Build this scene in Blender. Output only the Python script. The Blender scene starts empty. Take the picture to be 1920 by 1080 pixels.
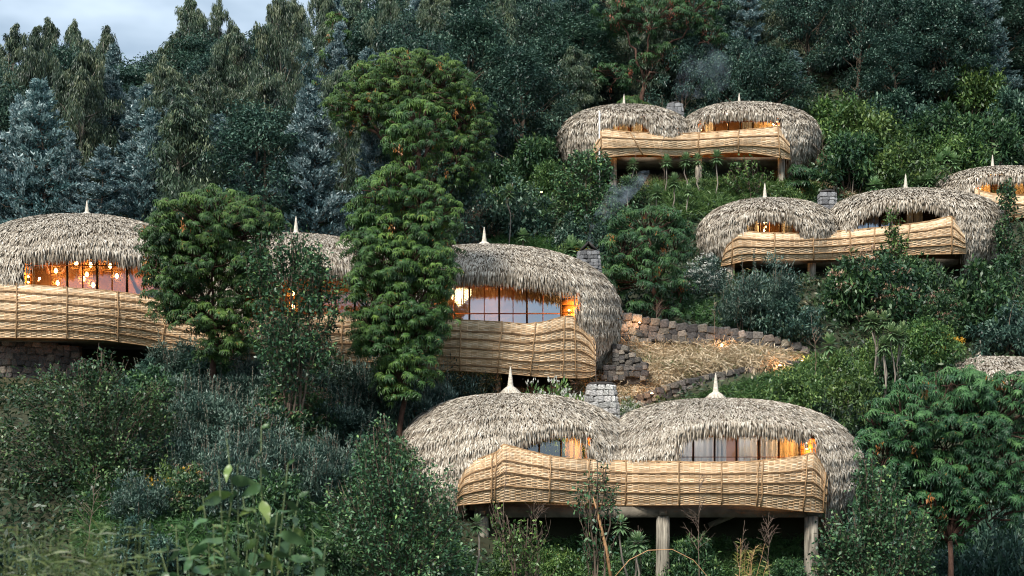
import bpy, math, random
import numpy as np
from mathutils import Vector, noise

scene = bpy.context.scene
R = np.random.default_rng(7)
random.seed(7)

# ------------------------------------------------------------------ camera
F = 2638.0          # focal length in pixels of a 1920 wide frame
HY = 900.0          # pixel row of the eye level
cam_data = bpy.data.cameras.new('camera')
cam = bpy.data.objects.new('camera', cam_data)
scene.collection.objects.link(cam)
cam.location = (0, 0, 0)
cam.rotation_euler = (math.pi / 2, 0, 0)
cam_data.sensor_width = 36.0
cam_data.lens = F / 1920 * 36.0
cam_data.shift_y = (HY - 540) / 1920
cam_data.clip_end = 2000
cam_data.dof.use_dof = True
cam_data.dof.focus_distance = 60
cam_data.dof.aperture_fstop = 3.6
scene.camera = cam

# ------------------------------------------------------------------ world: overcast dusk sky
world = bpy.data.worlds.new('World'); scene.world = world
world.use_nodes = True
wn = world.node_tree.nodes; wl = world.node_tree.links
for n in list(wn): wn.remove(n)
wo = wn.new('ShaderNodeOutputWorld'); bg = wn.new('ShaderNodeBackground')
sky = wn.new('ShaderNodeTexSky'); sky.sky_type = 'NISHITA'; sky.sun_disc = False
SUN_EL, SUN_AZ = math.radians(44), math.radians(208)     # behind and left of the camera
sky.sun_elevation = SUN_EL; sky.sun_rotation = SUN_AZ
tc = wn.new('ShaderNodeTexCoord'); mp = wn.new('ShaderNodeMapping'); mp.inputs['Scale'].default_value = (1, 1, 2.4)
nz = wn.new('ShaderNodeTexNoise'); nz.inputs['Scale'].default_value = 3.2; nz.inputs['Detail'].default_value = 5; nz.inputs['Roughness'].default_value = .55
cr = wn.new('ShaderNodeValToRGB')
cr.color_ramp.elements[0].position = .40; cr.color_ramp.elements[0].color = (1.25, 1.8, 2.4, 1)
cr.color_ramp.elements[1].position = .60; cr.color_ramp.elements[1].color = (4.0, 4.75, 5.5, 1)
mx = wn.new('ShaderNodeMix'); mx.data_type = 'RGBA'; mx.inputs[0].default_value = .86
wl.new(tc.outputs['Generated'], mp.inputs['Vector']); wl.new(mp.outputs['Vector'], nz.inputs['Vector'])
wl.new(nz.outputs['Fac'], cr.inputs['Fac'])
wl.new(sky.outputs['Color'], mx.inputs[6]); wl.new(cr.outputs['Color'], mx.inputs[7])
wl.new(mx.outputs[2], bg.inputs['Color']); bg.inputs['Strength'].default_value = .064
wl.new(bg.outputs['Background'], wo.inputs['Surface'])

sun_d = bpy.data.lights.new('sun', 'SUN'); sun_d.energy = 1.5; sun_d.angle = math.radians(13); sun_d.color = (1.0, .95, .87)
sun = bpy.data.objects.new('sun', sun_d); scene.collection.objects.link(sun)
_az = SUN_AZ
sdir = Vector((math.sin(_az) * math.cos(SUN_EL), math.cos(_az) * math.cos(SUN_EL), math.sin(SUN_EL)))
sun.rotation_euler = sdir.to_track_quat('Z', 'Y').to_euler()
sun.location = (0, 0, 120)

scene.view_settings.view_transform = 'Standard'
scene.view_settings.look = 'None'
scene.view_settings.gamma = 1
scene.view_settings.use_curve_mapping = False
scene.view_settings.exposure = 1.72
scene.render.engine = 'CYCLES'
scene.cycles.use_denoising = True
scene.cycles.filter_width = 1.05
scene.cycles.max_bounces = 6
scene.cycles.diffuse_bounces = 2
scene.cycles.glossy_bounces = 3
scene.cycles.transparent_max_bounces = 8
scene.cycles.caustics_reflective = False
scene.cycles.caustics_refractive = False
scene.cycles.sample_clamp_indirect = 4

# ------------------------------------------------------------------ helpers
def P(px, py, d):
    return np.array([(px - 960) * d / F, d, (HY - py) * d / F])
def Pv(px, py, d):
    px, py, d = np.broadcast_arrays(np.asarray(px, float), np.asarray(py, float), np.asarray(d, float))
    return np.stack([(px - 960) * d / F, d, (HY - py) * d / F], -1)
def proj(p):
    p = np.asarray(p)
    return 960 + p[..., 0] / p[..., 1] * F, HY - p[..., 2] / p[..., 1] * F

def tag(o, label=None, cat=None, group=None, kind=None):
    if label: o['label'] = label
    if cat: o['category'] = cat
    if group: o['group'] = group
    if kind: o['kind'] = kind
    return o
def link(o, parent=None):
    scene.collection.objects.link(o)
    if parent is not None: o.parent = parent
    return o
def empty(name, loc):
    o = bpy.data.objects.new(name, None); o.empty_display_size = .3
    link(o); o.location = loc
    return o

def mesh_data(name, verts, faces, mats, tint=None, mi=None, smooth=False):
    """faces: list of int arrays, each (n,k)"""
    verts = np.asarray(verts, np.float32).reshape(-1, 3)
    faces = [np.asarray(f, np.int64) for f in faces if len(f)]
    me = bpy.data.meshes.new(name)
    nl = sum(f.size for f in faces); nf = sum(len(f) for f in faces)
    me.vertices.add(len(verts)); me.vertices.foreach_set('co', verts.ravel())
    me.loops.add(nl); me.loops.foreach_set('vertex_index', np.concatenate([f.ravel() for f in faces]).astype(np.int32))
    starts = []; tot = []; c = 0
    for f in faces:
        n, k = f.shape
        starts.append(c + np.arange(n) * k); tot.append(np.full(n, k)); c += n * k
    me.polygons.add(nf)
    me.polygons.foreach_set('loop_start', np.concatenate(starts).astype(np.int32))
    if smooth: me.polygons.foreach_set('use_smooth', np.ones(nf, bool))
    if mi is not None: me.polygons.foreach_set('material_index', np.asarray(mi, np.int32))
    if tint is not None:
        a = me.attributes.new('tint', 'FLOAT', 'POINT'); a.data.foreach_set('value', np.asarray(tint, np.float32).ravel())
    for m in (mats if isinstance(mats, (list, tuple)) else [mats]): me.materials.append(m)
    me.update(calc_edges=True)
    return me
def mesh_obj(name, verts, faces, mats, parent=None, tint=None, mi=None, origin=None, smooth=False):
    """verts in world space; origin moves the object's own origin"""
    verts = np.asarray(verts, float).reshape(-1, 3)
    po = np.array(parent.matrix_world.translation) if parent is not None else np.zeros(3)
    if parent is not None: po = world_loc(parent)
    org = np.zeros(3) if origin is None and parent is None else (np.asarray(origin, float) if origin is not None else po)
    me = mesh_data(name, verts - org, faces, mats, tint, mi, smooth)
    o = bpy.data.objects.new(name, me); link(o, parent)
    o.location = org - po
    return o
def world_loc(o):
    p = np.zeros(3)
    while o is not None:
        p += np.array(o.location); o = o.parent
    return p

class MB:
    """collects little shapes into one mesh"""
    def __init__(s): s.v = []; s.f = {}; s.n = 0; s.t = []
    def add(s, v, faces, tint=.5):
        v = np.asarray(v, float).reshape(-1, 3)
        for f in faces:
            f = np.asarray(f, np.int64)
            if f.size: s.f.setdefault(f.shape[1], []).append(f + s.n)
        s.v.append(v); s.n += len(v)
        s.t.append(np.full(len(v), tint) if np.ndim(tint) == 0 else np.asarray(tint, float))
        return s
    def box(s, lo, hi, tint=.5):
        lo = np.asarray(lo, float); hi = np.asarray(hi, float)
        v = np.array([[x, y, z] for x in (lo[0], hi[0]) for y in (lo[1], hi[1]) for z in (lo[2], hi[2])])
        return s.add(v, [BOXF], tint)
    def beam(s, a, b, w, h=None, tint=.5, up=(0, 0, 1)):
        a = np.asarray(a, float); b = np.asarray(b, float); h = h or w
        t = b - a; t /= np.linalg.norm(t); u = np.asarray(up, float)
        sd = np.cross(t, u)
        if np.linalg.norm(sd) < 1e-4: sd = np.cross(t, [1, 0, 0])
        sd /= np.linalg.norm(sd); u = np.cross(sd, t)
        v = [p + sd * i * w / 2 + u * j * h / 2 for p in (a, b) for i in (-1, 1) for j in (-1, 1)]
        return s.add(v, [BOXF], tint)
    def tube(s, pts, r, k=6, tint=.5, cap=True):
        pts = np.asarray(pts, float); n = len(pts)
        r = np.full(n, r) if np.ndim(r) == 0 else np.asarray(r, float)
        t = np.gradient(pts, axis=0); t /= np.linalg.norm(t, axis=1)[:, None] + 1e-9
        ref = np.array([0, 0, 1.]) if abs(t[:, 2]).mean() < .8 else np.array([1., 0, 0])
        a = np.cross(t, ref); a /= np.linalg.norm(a, axis=1)[:, None] + 1e-9
        b = np.cross(t, a)
        an = np.arange(k) / k * 2 * np.pi
        v = pts[:, None] + r[:, None, None] * (a[:, None] * np.cos(an)[None, :, None] + b[:, None] * np.sin(an)[None, :, None])
        i = np.arange(n - 1)[:, None] * k; j = np.arange(k)[None]; j2 = (j + 1) % k
        f = np.stack([i + j, i + j2, i + k + j2, i + k + j], -1).reshape(-1, 4)
        fs = [f]
        if cap: fs += [np.arange(k)[None, ::-1], (np.arange(k) + (n - 1) * k)[None]]
        return s.add(v.reshape(-1, 3), fs, tint)
    def lathe(s, c, prof, k=12, tint=.5):
        """prof: list (r, z)"""
        prof = np.asarray(prof, float); an = np.arange(k) / k * 2 * np.pi
        v = np.stack([prof[:, 0, None] * np.cos(an), prof[:, 0, None] * np.sin(an), np.repeat(prof[:, 1, None], k, 1)], -1) + np.asarray(c, float)
        n = len(prof); i = np.arange(n - 1)[:, None] * k; j = np.arange(k)[None]; j2 = (j + 1) % k
        f = np.stack([i + j, i + j2, i + k + j2, i + k + j], -1).reshape(-1, 4)
        return s.add(v.reshape(-1, 3), [f, np.arange(k)[None, ::-1], (np.arange(k) + (n - 1) * k)[None]], tint)
    def data(s, name, mats, smooth=False):
        return mesh_data(name, np.concatenate(s.v), [np.concatenate(x) for x in s.f.values()], mats, np.concatenate(s.t), smooth=smooth)
    def obj(s, name, mats, parent=None, origin=None, smooth=False):
        return mesh_obj(name, np.concatenate(s.v), [np.concatenate(x) for x in s.f.values()], mats, parent, np.concatenate(s.t), origin=origin, smooth=smooth)
BOXF = np.array([[0, 1, 3, 2], [4, 6, 7, 5], [0, 4, 5, 1], [2, 3, 7, 6], [0, 2, 6, 4], [1, 5, 7, 3]])

def unit(v):
    return v / (np.linalg.norm(v, axis=-1, keepdims=True) + 1e-9)
def rnd_unit(n):
    v = R.normal(size=(n, 3)); return unit(v)

def leaves(mb, pos, d, side, L, W, droop=0., tint=.5, fold=0.):
    """rhombic leaves: pos (n,3), d direction, side direction"""
    n = len(pos); L = np.broadcast_to(L, n)[:, None]; W = np.broadcast_to(W, n)[:, None]
    d = unit(d); side = unit(side - d * (side * d).sum(1, keepdims=True))
    dz = np.array([0, 0, -1.]) * np.broadcast_to(droop, n)[:, None] * L
    up = np.cross(side, d) * fold * W
    m = pos + d * L * .45 + dz * .25
    v = np.stack([pos, m + side * W / 2 + up, pos + d * L + dz, m - side * W / 2 + up], 1)
    f = np.arange(n * 4).reshape(n, 4)
    t = np.repeat(np.broadcast_to(tint, n), 4)
    mb.add(v.reshape(-1, 3), [f], t)

def inpoly(x, y, poly):
    poly = np.asarray(poly, float); x = np.asarray(x); y = np.asarray(y)
    c = np.zeros(x.shape, bool); j = len(poly) - 1
    for i in range(len(poly)):
        xi, yi = poly[i]; xj, yj = poly[j]
        k = ((yi > y) != (yj > y)) & (x < (xj - xi) * (y - yi) / ((yj - yi) if yj != yi else 1e-9) + xi)
        c ^= k; j = i
    return c

# ------------------------------------------------------------------ materials
def mat(name, col, rough=.8, ramp=None, noise_scale=None, noise_amt=.3, bump=0, bump_scale=None, trans=0, metal=0,
        emit=None, estr=0, spec=.3, stretch=None, objrand=0):
    """col: base colour, or ramp: list of (pos, colour) read by the 'tint' attribute"""
    m = bpy.data.materials.new(name); m.use_nodes = True
    nt = m.node_tree; N = nt.nodes; L = nt.links
    b = N['Principled BSDF']; out = N['Material Output']
    b.inputs['Roughness'].default_value = rough; b.inputs['Metallic'].default_value = metal
    b.inputs['Specular IOR Level'].default_value = spec
    if ramp:
        at = N.new('ShaderNodeAttribute'); at.attribute_name = 'tint'
        cr = N.new('ShaderNodeValToRGB'); e = cr.color_ramp.elements
        e[0].position, e[0].color = ramp[0][0], (*ramp[0][1], 1)
        e[1].position, e[1].color = ramp[-1][0], (*ramp[-1][1], 1)
        for p_, c_ in ramp[1:-1]:
            k = e.new(p_); k.color = (*c_, 1)
        L.new(at.outputs['Fac'], cr.inputs['Fac']); c = cr.outputs['Color']
    else:
        rgb = N.new('ShaderNodeRGB'); rgb.outputs[0].default_value = (*col, 1); c = rgb.outputs[0]
    if objrand:
        oi = N.new('ShaderNodeObjectInfo'); hs = N.new('ShaderNodeHueSaturation')
        a = N.new('ShaderNodeMapRange'); a.inputs[3].default_value = 1 - objrand; a.inputs[4].default_value = 1 + objrand
        h = N.new('ShaderNodeMapRange'); h.inputs[3].default_value = .5 - objrand * .07; h.inputs[4].default_value = .5 + objrand * .07
        ml = N.new('ShaderNodeMath'); ml.operation = 'FRACT'; mm = N.new('ShaderNodeMath'); mm.operation = 'MULTIPLY'; mm.inputs[1].default_value = 7.31
        L.new(oi.outputs['Random'], a.inputs[0]); L.new(oi.outputs['Random'], mm.inputs[0]); L.new(mm.outputs[0], ml.inputs[0]); L.new(ml.outputs[0], h.inputs[0])
        L.new(a.outputs[0], hs.inputs['Value']); L.new(h.outputs[0], hs.inputs['Hue']); L.new(c, hs.inputs['Color']); c = hs.outputs[0]
    if noise_scale:
        tc = N.new('ShaderNodeTexCoord'); mp = N.new('ShaderNodeMapping')
        if stretch: mp.inputs['Scale'].default_value = stretch
        nz = N.new('ShaderNodeTexNoise'); nz.inputs['Scale'].default_value = noise_scale; nz.inputs['Detail'].default_value = 6
        L.new(tc.outputs['Object'], mp.inputs[0]); L.new(mp.outputs[0], nz.inputs['Vector'])
        mr = N.new('ShaderNodeMapRange'); mr.inputs[1].default_value = .3; mr.inputs[2].default_value = .7
        mr.inputs[3].default_value = 1 - noise_amt; mr.inputs[4].default_value = 1 + noise_amt
        L.new(nz.outputs['Fac'], mr.inputs[0])
        mm = N.new('ShaderNodeVectorMath'); mm.operation = 'SCALE'
        L.new(c, mm.inputs[0]); L.new(mr.outputs[0], mm.inputs['Scale']); c = mm.outputs[0]
    if bump:
        tc2 = N.new('ShaderNodeTexCoord'); nb = N.new('ShaderNodeTexNoise'); nb.inputs['Scale'].default_value = bump_scale or 8; nb.inputs['Detail'].default_value = 5
        mp2 = N.new('ShaderNodeMapping')
        if stretch: mp2.inputs['Scale'].default_value = stretch
        L.new(tc2.outputs['Object'], mp2.inputs[0]); L.new(mp2.outputs[0], nb.inputs['Vector'])
        bp = N.new('ShaderNodeBump'); bp.inputs['Strength'].default_value = bump; bp.inputs['Distance'].default_value = .05
        L.new(nb.outputs['Fac'], bp.inputs['Height']); L.new(bp.outputs[0], b.inputs['Normal'])
    L.new(c, b.inputs['Base Color'])
    if emit:
        b.inputs['Emission Color'].default_value = (*emit, 1); b.inputs['Emission Strength'].default_value = estr
    if trans:
        tr = N.new('ShaderNodeBsdfTranslucent'); ms = N.new('ShaderNodeMixShader'); ms.inputs[0].default_value = trans
        L.new(c, tr.inputs['Color']); L.new(b.outputs[0], ms.inputs[1]); L.new(tr.outputs[0], ms.inputs[2]); L.new(ms.outputs[0], out.inputs['Surface'])
    return m

def glass_mat(name, refl, tintc=(.9, .95, 1)):
    m = bpy.data.materials.new(name); m.use_nodes = True
    N = m.node_tree.nodes; L = m.node_tree.links; N.remove(N['Principled BSDF'])
    t = N.new('ShaderNodeBsdfTransparent'); t.inputs[0].default_value = (*tintc, 1)
    g = N.new('ShaderNodeBsdfGlossy'); g.inputs['Roughness'].default_value = .02; g.inputs['Color'].default_value = (.66, .76, .86, 1)
    x = N.new('ShaderNodeMixShader'); x.inputs[0].default_value = refl
    L.new(t.outputs[0], x.inputs[1]); L.new(g.outputs[0], x.inputs[2]); L.new(x.outputs[0], N['Material Output'].inputs['Surface'])
    return m

M = {}
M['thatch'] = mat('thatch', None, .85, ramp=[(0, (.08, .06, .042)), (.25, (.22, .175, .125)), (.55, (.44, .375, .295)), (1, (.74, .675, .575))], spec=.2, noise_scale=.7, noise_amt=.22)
M['thatch_base'] = mat('thatch_base', (.10, .07, .045), .95, noise_scale=9, noise_amt=.6, bump=1, bump_scale=14)
M['spire'] = mat('spire_straw', None, .8, ramp=[(0, (.26, .2, .14)), (1, (.78, .71, .6))], noise_scale=12, noise_amt=.25, bump=.6, bump_scale=20)
M['wicker'] = mat('wicker', None, .7, ramp=[(0, (.30, .17, .08)), (.35, (.58, .37, .20)), (.7, (.76, .54, .33)), (1, (.86, .68, .47))], noise_scale=1.1, noise_amt=.28, spec=.3)
M['pole'] = mat('bamboo_pole', (.36, .22, .11), .65, noise_scale=3, noise_amt=.35, bump=.3, bump_scale=10)
M['pole_dark'] = mat('dark_pole', (.20, .12, .065), .7, noise_scale=3, noise_amt=.35)
M['liner'] = mat('liner', (.34, .21, .11), .95)
M['frame'] = mat('dark_frame', (.028, .016, .013), .5)
M['frame_wood'] = mat('wood_frame', (.17, .055, .025), .5)
M['timber'] = mat('timber_panel', (.42, .17, .05), .55, noise_scale=2.5, noise_amt=.35, stretch=(1, 1, 9))
M['rafter'] = mat('rafter_wood', (.36, .13, .045), .6)
M['inner'] = mat('interior_wall', (.40, .19, .085), .8, noise_scale=1.5, noise_amt=.3)
M['slab'] = mat('concrete', (.17, .145, .11), .85, noise_scale=2, noise_amt=.3, bump=.4, bump_scale=12)
M['post'] = mat('weathered_post', (.27, .24, .19), .85, noise_scale=4, noise_amt=.75, bump=.7, bump_scale=9, stretch=(3, 3, .3))
M['curtain'] = mat('curtain_cloth', (.72, .73, .76), .9, trans=.3)
M['curtain_gold'] = mat('gold_curtain_cloth', (.66, .47, .26), .9, trans=.4)
M['glass'] = glass_mat('window_glass', .20)
M['glass_sky'] = glass_mat('reflective_glass', .42)
M['stone'] = mat('lava_stone', None, .9, ramp=[(0, (.045, .044, .046)), (.4, (.115, .103, .092)), (.75, (.205, .172, .138)), (1, (.34, .28, .22))], noise_scale=6, noise_amt=.45, bump=.8, bump_scale=9, objrand=.3)
M['stone_pale'] = mat('pale_chimney_stone', None, .85, ramp=[(0, (.28, .27, .26)), (1, (.60, .58, .54))], noise_scale=5, noise_amt=.6, bump=.8, bump_scale=9, objrand=.35)
M['stone_grey'] = mat('grey_chimney_stone', None, .9, ramp=[(0, (.12, .12, .125)), (1, (.32, .32, .32))], noise_scale=6, noise_amt=.35, bump=.8, bump_scale=9, objrand=.35)
M['mortar'] = mat('dark_mortar', (.035, .03, .026), .95, noise_scale=5, noise_amt=.4, bump=.6, bump_scale=8)
M['soot'] = mat('sooty_cap', (.05, .045, .042), .9, noise_scale=5, noise_amt=.3, bump=.5)
M['bulb'] = mat('bulb_glow', (1, .6, .25), .5, emit=(1, .50, .16), estr=9)
M['spotbulb'] = mat('spot_glow', (1, .7, .4), .5, emit=(1, .55, .22), estr=6)
M['black'] = mat('black_metal', (.02, .018, .016), .5)
M['shade'] = mat('wire_shade', (.5, .28, .1), .6)
M['crystal'] = mat('crystal_bead', (.85, .8, .6), .3, emit=(1, .75, .35), estr=1.6)
M['white'] = mat('white_pole', (.72, .72, .70), .5)
M['bark'] = mat('bark', (.13, .095, .07), .9, noise_scale=5, noise_amt=.4, bump=.8, bump_scale=10, stretch=(2, 2, .5))
M['bark_red'] = mat('red_bark', (.085, .045, .032), .9, noise_scale=5, noise_amt=.4, bump=.8, bump_scale=10, stretch=(2, 2, .5))
M['bark_pale'] = mat('pale_bark', (.26, .22, .18), .85, noise_scale=4, noise_amt=.45, bump=.4, bump_scale=8, stretch=(2, 2, .4))
M['twig'] = mat('dry_twig', (.20, .145, .11), .9)
M['cane'] = mat('dry_cane', (.48, .27, .13), .6)
def leafm(name, ramp, rough=.45, trans=.16, objrand=.18, spec=.5):
    return mat(name, None, rough, ramp=ramp, trans=trans, objrand=objrand, spec=spec)
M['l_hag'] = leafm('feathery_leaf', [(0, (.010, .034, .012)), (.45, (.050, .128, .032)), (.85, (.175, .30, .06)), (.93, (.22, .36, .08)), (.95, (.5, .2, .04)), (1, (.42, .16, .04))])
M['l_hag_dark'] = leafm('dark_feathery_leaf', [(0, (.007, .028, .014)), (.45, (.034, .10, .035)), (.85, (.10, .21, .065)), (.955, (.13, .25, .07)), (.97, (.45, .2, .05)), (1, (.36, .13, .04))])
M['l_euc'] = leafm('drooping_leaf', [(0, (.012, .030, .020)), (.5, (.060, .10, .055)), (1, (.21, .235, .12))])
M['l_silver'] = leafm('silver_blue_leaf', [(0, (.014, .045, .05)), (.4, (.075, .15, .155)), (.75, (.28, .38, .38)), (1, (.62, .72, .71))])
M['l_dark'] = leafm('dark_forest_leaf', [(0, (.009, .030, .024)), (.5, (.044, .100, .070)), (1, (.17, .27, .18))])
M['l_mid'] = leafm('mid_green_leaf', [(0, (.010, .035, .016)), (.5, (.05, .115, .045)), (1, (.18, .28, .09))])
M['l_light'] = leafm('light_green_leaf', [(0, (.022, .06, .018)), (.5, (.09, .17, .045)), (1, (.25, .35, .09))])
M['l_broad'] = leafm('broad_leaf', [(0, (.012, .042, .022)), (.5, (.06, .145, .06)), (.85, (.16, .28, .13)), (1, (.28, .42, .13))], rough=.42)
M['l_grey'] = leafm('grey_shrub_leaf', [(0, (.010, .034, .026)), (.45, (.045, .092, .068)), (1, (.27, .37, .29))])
M['l_grass'] = leafm('tall_grass_blade', [(0, (.03, .075, .025)), (.5, (.075, .16, .045)), (1, (.2, .29, .085))])
M['l_dry'] = leafm('dry_grass_blade', [(0, (.07, .12, .03)), (.2, (.14, .18, .06)), (.32, (.28, .20, .11)), (.7, (.52, .40, .25)), (1, (.74, .62, .44))], objrand=0)
M['l_palm'] = leafm('rosette_leaf', [(0, (.07, .14, .06)), (.6, (.22, .34, .16)), (1, (.44, .54, .26))])
M['l_brown'] = leafm('dry_seed_head', [(0, (.11, .055, .035)), (.5, (.24, .13, .085)), (1, (.40, .26, .18))])
M['l_red'] = leafm('red_flower_tassel', [(0, (.12, .03, .02)), (1, (.32, .085, .05))])
M['f_white'] = leafm('white_blossom', [(0, (.45, .46, .40)), (1, (.78, .78, .7))])
M['f_yellow'] = leafm('yellow_blossom', [(0, (.6, .33, .02)), (1, (.8, .5, .04))])
M['l_near'] = leafm('near_leaf', [(0, (.04, .09, .035)), (.6, (.09, .17, .065)), (1, (.20, .28, .07))], rough=.35, spec=.5)
M['under'] = leafm('undergrowth_leaf', [(0, (.016, .034, .018)), (.5, (.042, .08, .036)), (.85, (.10, .15, .06)), (1, (.2, .17, .09))], objrand=0)
M['ground'] = mat('hillside_soil', (.045, .048, .026), .95, noise_scale=.5, noise_amt=.5, bump=1, bump_scale=3)

# ------------------------------------------------------------------ the hillside
ST = [(-700, [(0, -2.2), (20, -6), (40, -5), (50, -1), (57, 3.2), (62, 4.8), (70, 9), (80, 13), (95, 17), (110, 17), (130, 14), (220, -5)]),
      (0, [(0, -2.2), (20, -6), (40, -4.2), (46, -1.6), (50, .2), (54, 2.0), (57, 3.1), (62, 4.6), (70, 9), (80, 13.2), (95, 18), (110, 20), (130, 18), (220, 0)]),
      (480, [(0, -2.2), (20, -6.2), (40, -4.6), (46, -2.0), (50, -.1), (54, 1.9), (57, 3.0), (60, 3.8), (62, 4.3), (70, 9), (80, 14), (95, 21), (110, 25.5), (125, 26.5), (150, 22), (220, 8)]),
      (800, [(0, -2.2), (20, -6.4), (42, -5.3), (46, -4.2), (50, -2.9), (54, -1.4), (57, .6), (60, 2.6), (62, 3.6), (70, 8.2), (80, 13), (90, 18), (100, 23), (112, 31), (130, 40), (150, 46), (220, 50)]),
      (1120, [(0, -2.2), (20, -6.5), (42, -6), (50, -5), (54, -4.2), (57, -1.0), (59, 1.4), (60, 2.5), (61, 3.4), (64, 5.1), (67, 6.3), (68.5, 8.0), (72, 9.4), (80, 13), (87, 16.6), (92, 19.0), (98, 21), (106, 27), (120, 38), (140, 50), (220, 70)]),
      (1400, [(0, -2.2), (20, -6.5), (42, -6), (50, -5.2), (54, -4.4), (57, -1.4), (60, 2.7), (62, 3.8), (63, 4.75), (66, 5.7), (67, 5.9), (68.4, 7.7), (72, 9.0), (76, 10.2), (80, 11.6), (87, 16.0), (92, 19.0), (98, 21.4), (106, 28), (120, 39), (140, 52), (220, 75)]),
      (1700, [(0, -2.2), (20, -6.5), (42, -6), (50, -5.2), (54, -4), (57, -1.6), (60, 1.4), (64, 3.6), (70, 7.0), (76, 9.8), (80, 11.8), (88, 16.5), (95, 20), (104, 26), (120, 38), (140, 51), (220, 75)]),
      (2700, [(0, -2.2), (20, -6.5), (42, -6), (50, -5), (57, -2), (64, 2.2), (70, 6.0), (80, 11.5), (88, 16.0), (95, 20), (104, 26), (120, 38), (140, 50), (220, 75)])]
_dd = np.arange(0, 221, 1.0)
_tab = []
for _px, _c in ST:
    _c = np.array(_c, float); z_ = np.interp(_dd, _c[:, 0], _c[:, 1])
    k_ = np.array([1, 2, 1.]) / 4; z_ = np.convolve(np.pad(z_, 1, 'edge'), k_, 'valid'); _tab.append(z_)
_tab = np.array(_tab); _spx = np.array([s[0] for s in ST], float)
def ground(x, y):
    x = np.asarray(x, float); y = np.asarray(y, float)
    yy = np.maximum(y, 6.0)
    px = np.clip(960 + x / yy * F, _spx[0], _spx[-1])
    i = np.clip(np.searchsorted(_spx, px, 'right') - 1, 0, len(_spx) - 2)
    t = (px - _spx[i]) / (_spx[i + 1] - _spx[i]); t = t * t * (3 - 2 * t)
    yc = np.clip(y, 0, 219.99); j = yc.astype(int); fy = yc - j
    a = _tab[i, j] * (1 - fy) + _tab[i, j + 1] * fy
    b = _tab[i + 1, j] * (1 - fy) + _tab[i + 1, j + 1] * fy
    z = a * (1 - t) + b * t
    z = z + .16 * np.sin(x * .9 + 1.3 * np.sin(y * .5)) * np.sin(y * .8 + x * .3) + np.where(y < 0, y * .02, 0)
    return z
xs = np.concatenate([np.arange(-400, -70, 15.), np.arange(-70, 70, 1.0), np.arange(70, 401, 15.)])
ys = np.concatenate([np.arange(-60, 40, 5.), np.arange(40, 130, .8), np.arange(130, 420, 12.)])
X, Y = np.meshgrid(xs, ys, indexing='ij'); Z = ground(X, Y)
nx, ny = X.shape
i_, j_ = np.meshgrid(np.arange(nx - 1), np.arange(ny - 1), indexing='ij'); a_ = i_ * ny + j_
g = mesh_obj('ground', np.stack([X, Y, Z], -1).reshape(-1, 3), [np.stack([a_, a_ + ny, a_ + ny + 1, a_ + 1], -1).reshape(-1, 4)], M['ground'], smooth=True)
tag(g, 'steep dark hillside under the trees and lodges', kind='structure')
# ------------------------------------------------------------------ lodge builders
E1, E2 = 2 / 2.35, 2 / 2.15
def dome_geo(dm, dc, ry):
    """dm: cx, al, ar, top, eq, bot (px at distance dc)"""
    cx, al, ar, top, eq, bot = dm
    s = dc / F
    return dict(c=P(cx, eq, dc), al=al * s, ar=ar * s, bt=(eq - top) * s, bb=(bot - eq) * s, ry=ry)
def dome_pt(D, az, el):
    c = np.cos(el); s = np.sin(el)
    r = np.abs(c) ** E1; b = np.where(s > 0, D['bt'], D['bb'] * 1.25)
    z = np.sign(s) * np.abs(s) ** E1 * b
    ca = np.cos(az); sa = np.sin(az)
    a = np.where(ca < 0, D['al'], D['ar'])
    return D['c'] + np.stack([a * r * np.sign(ca) * np.abs(ca) ** E2, -D['ry'] * r * np.sign(sa) * np.abs(sa) ** E2, z], -1)
def dome_in(D, p):
    q = p - D['c']; a = np.where(q[..., 0] < 0, D['al'], D['ar']); b = np.where(q[..., 2] > 0, D['bt'], D['bb'] * 1.25)
    h = (np.abs(q[..., 0] / a) ** (2 / E2) + np.abs(q[..., 1] / D['ry']) ** (2 / E2)) ** (E2 / E1)
    return h + np.abs(q[..., 2] / b) ** (2 / E1)
def dome_front(D, x, z):
    """front y of the dome surface at x (world), z"""
    q = x - D['c'][0]; a = np.where(q < 0, D['al'], D['ar']); qz = z - D['c'][2]
    b = np.where(qz > 0, D['bt'], D['bb'] * 1.25)
    r = np.clip(1 - np.abs(qz / b) ** (2 / E1), 0, 1) ** (E1 / 2)
    t = np.abs(q / a) / np.maximum(r, .05)
    return np.where(t < 1, D['c'][1] - D['ry'] * r * np.clip(1 - t ** (2 / E2), 0, 1) ** (E2 / 2), D['c'][1] + 2.)

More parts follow.
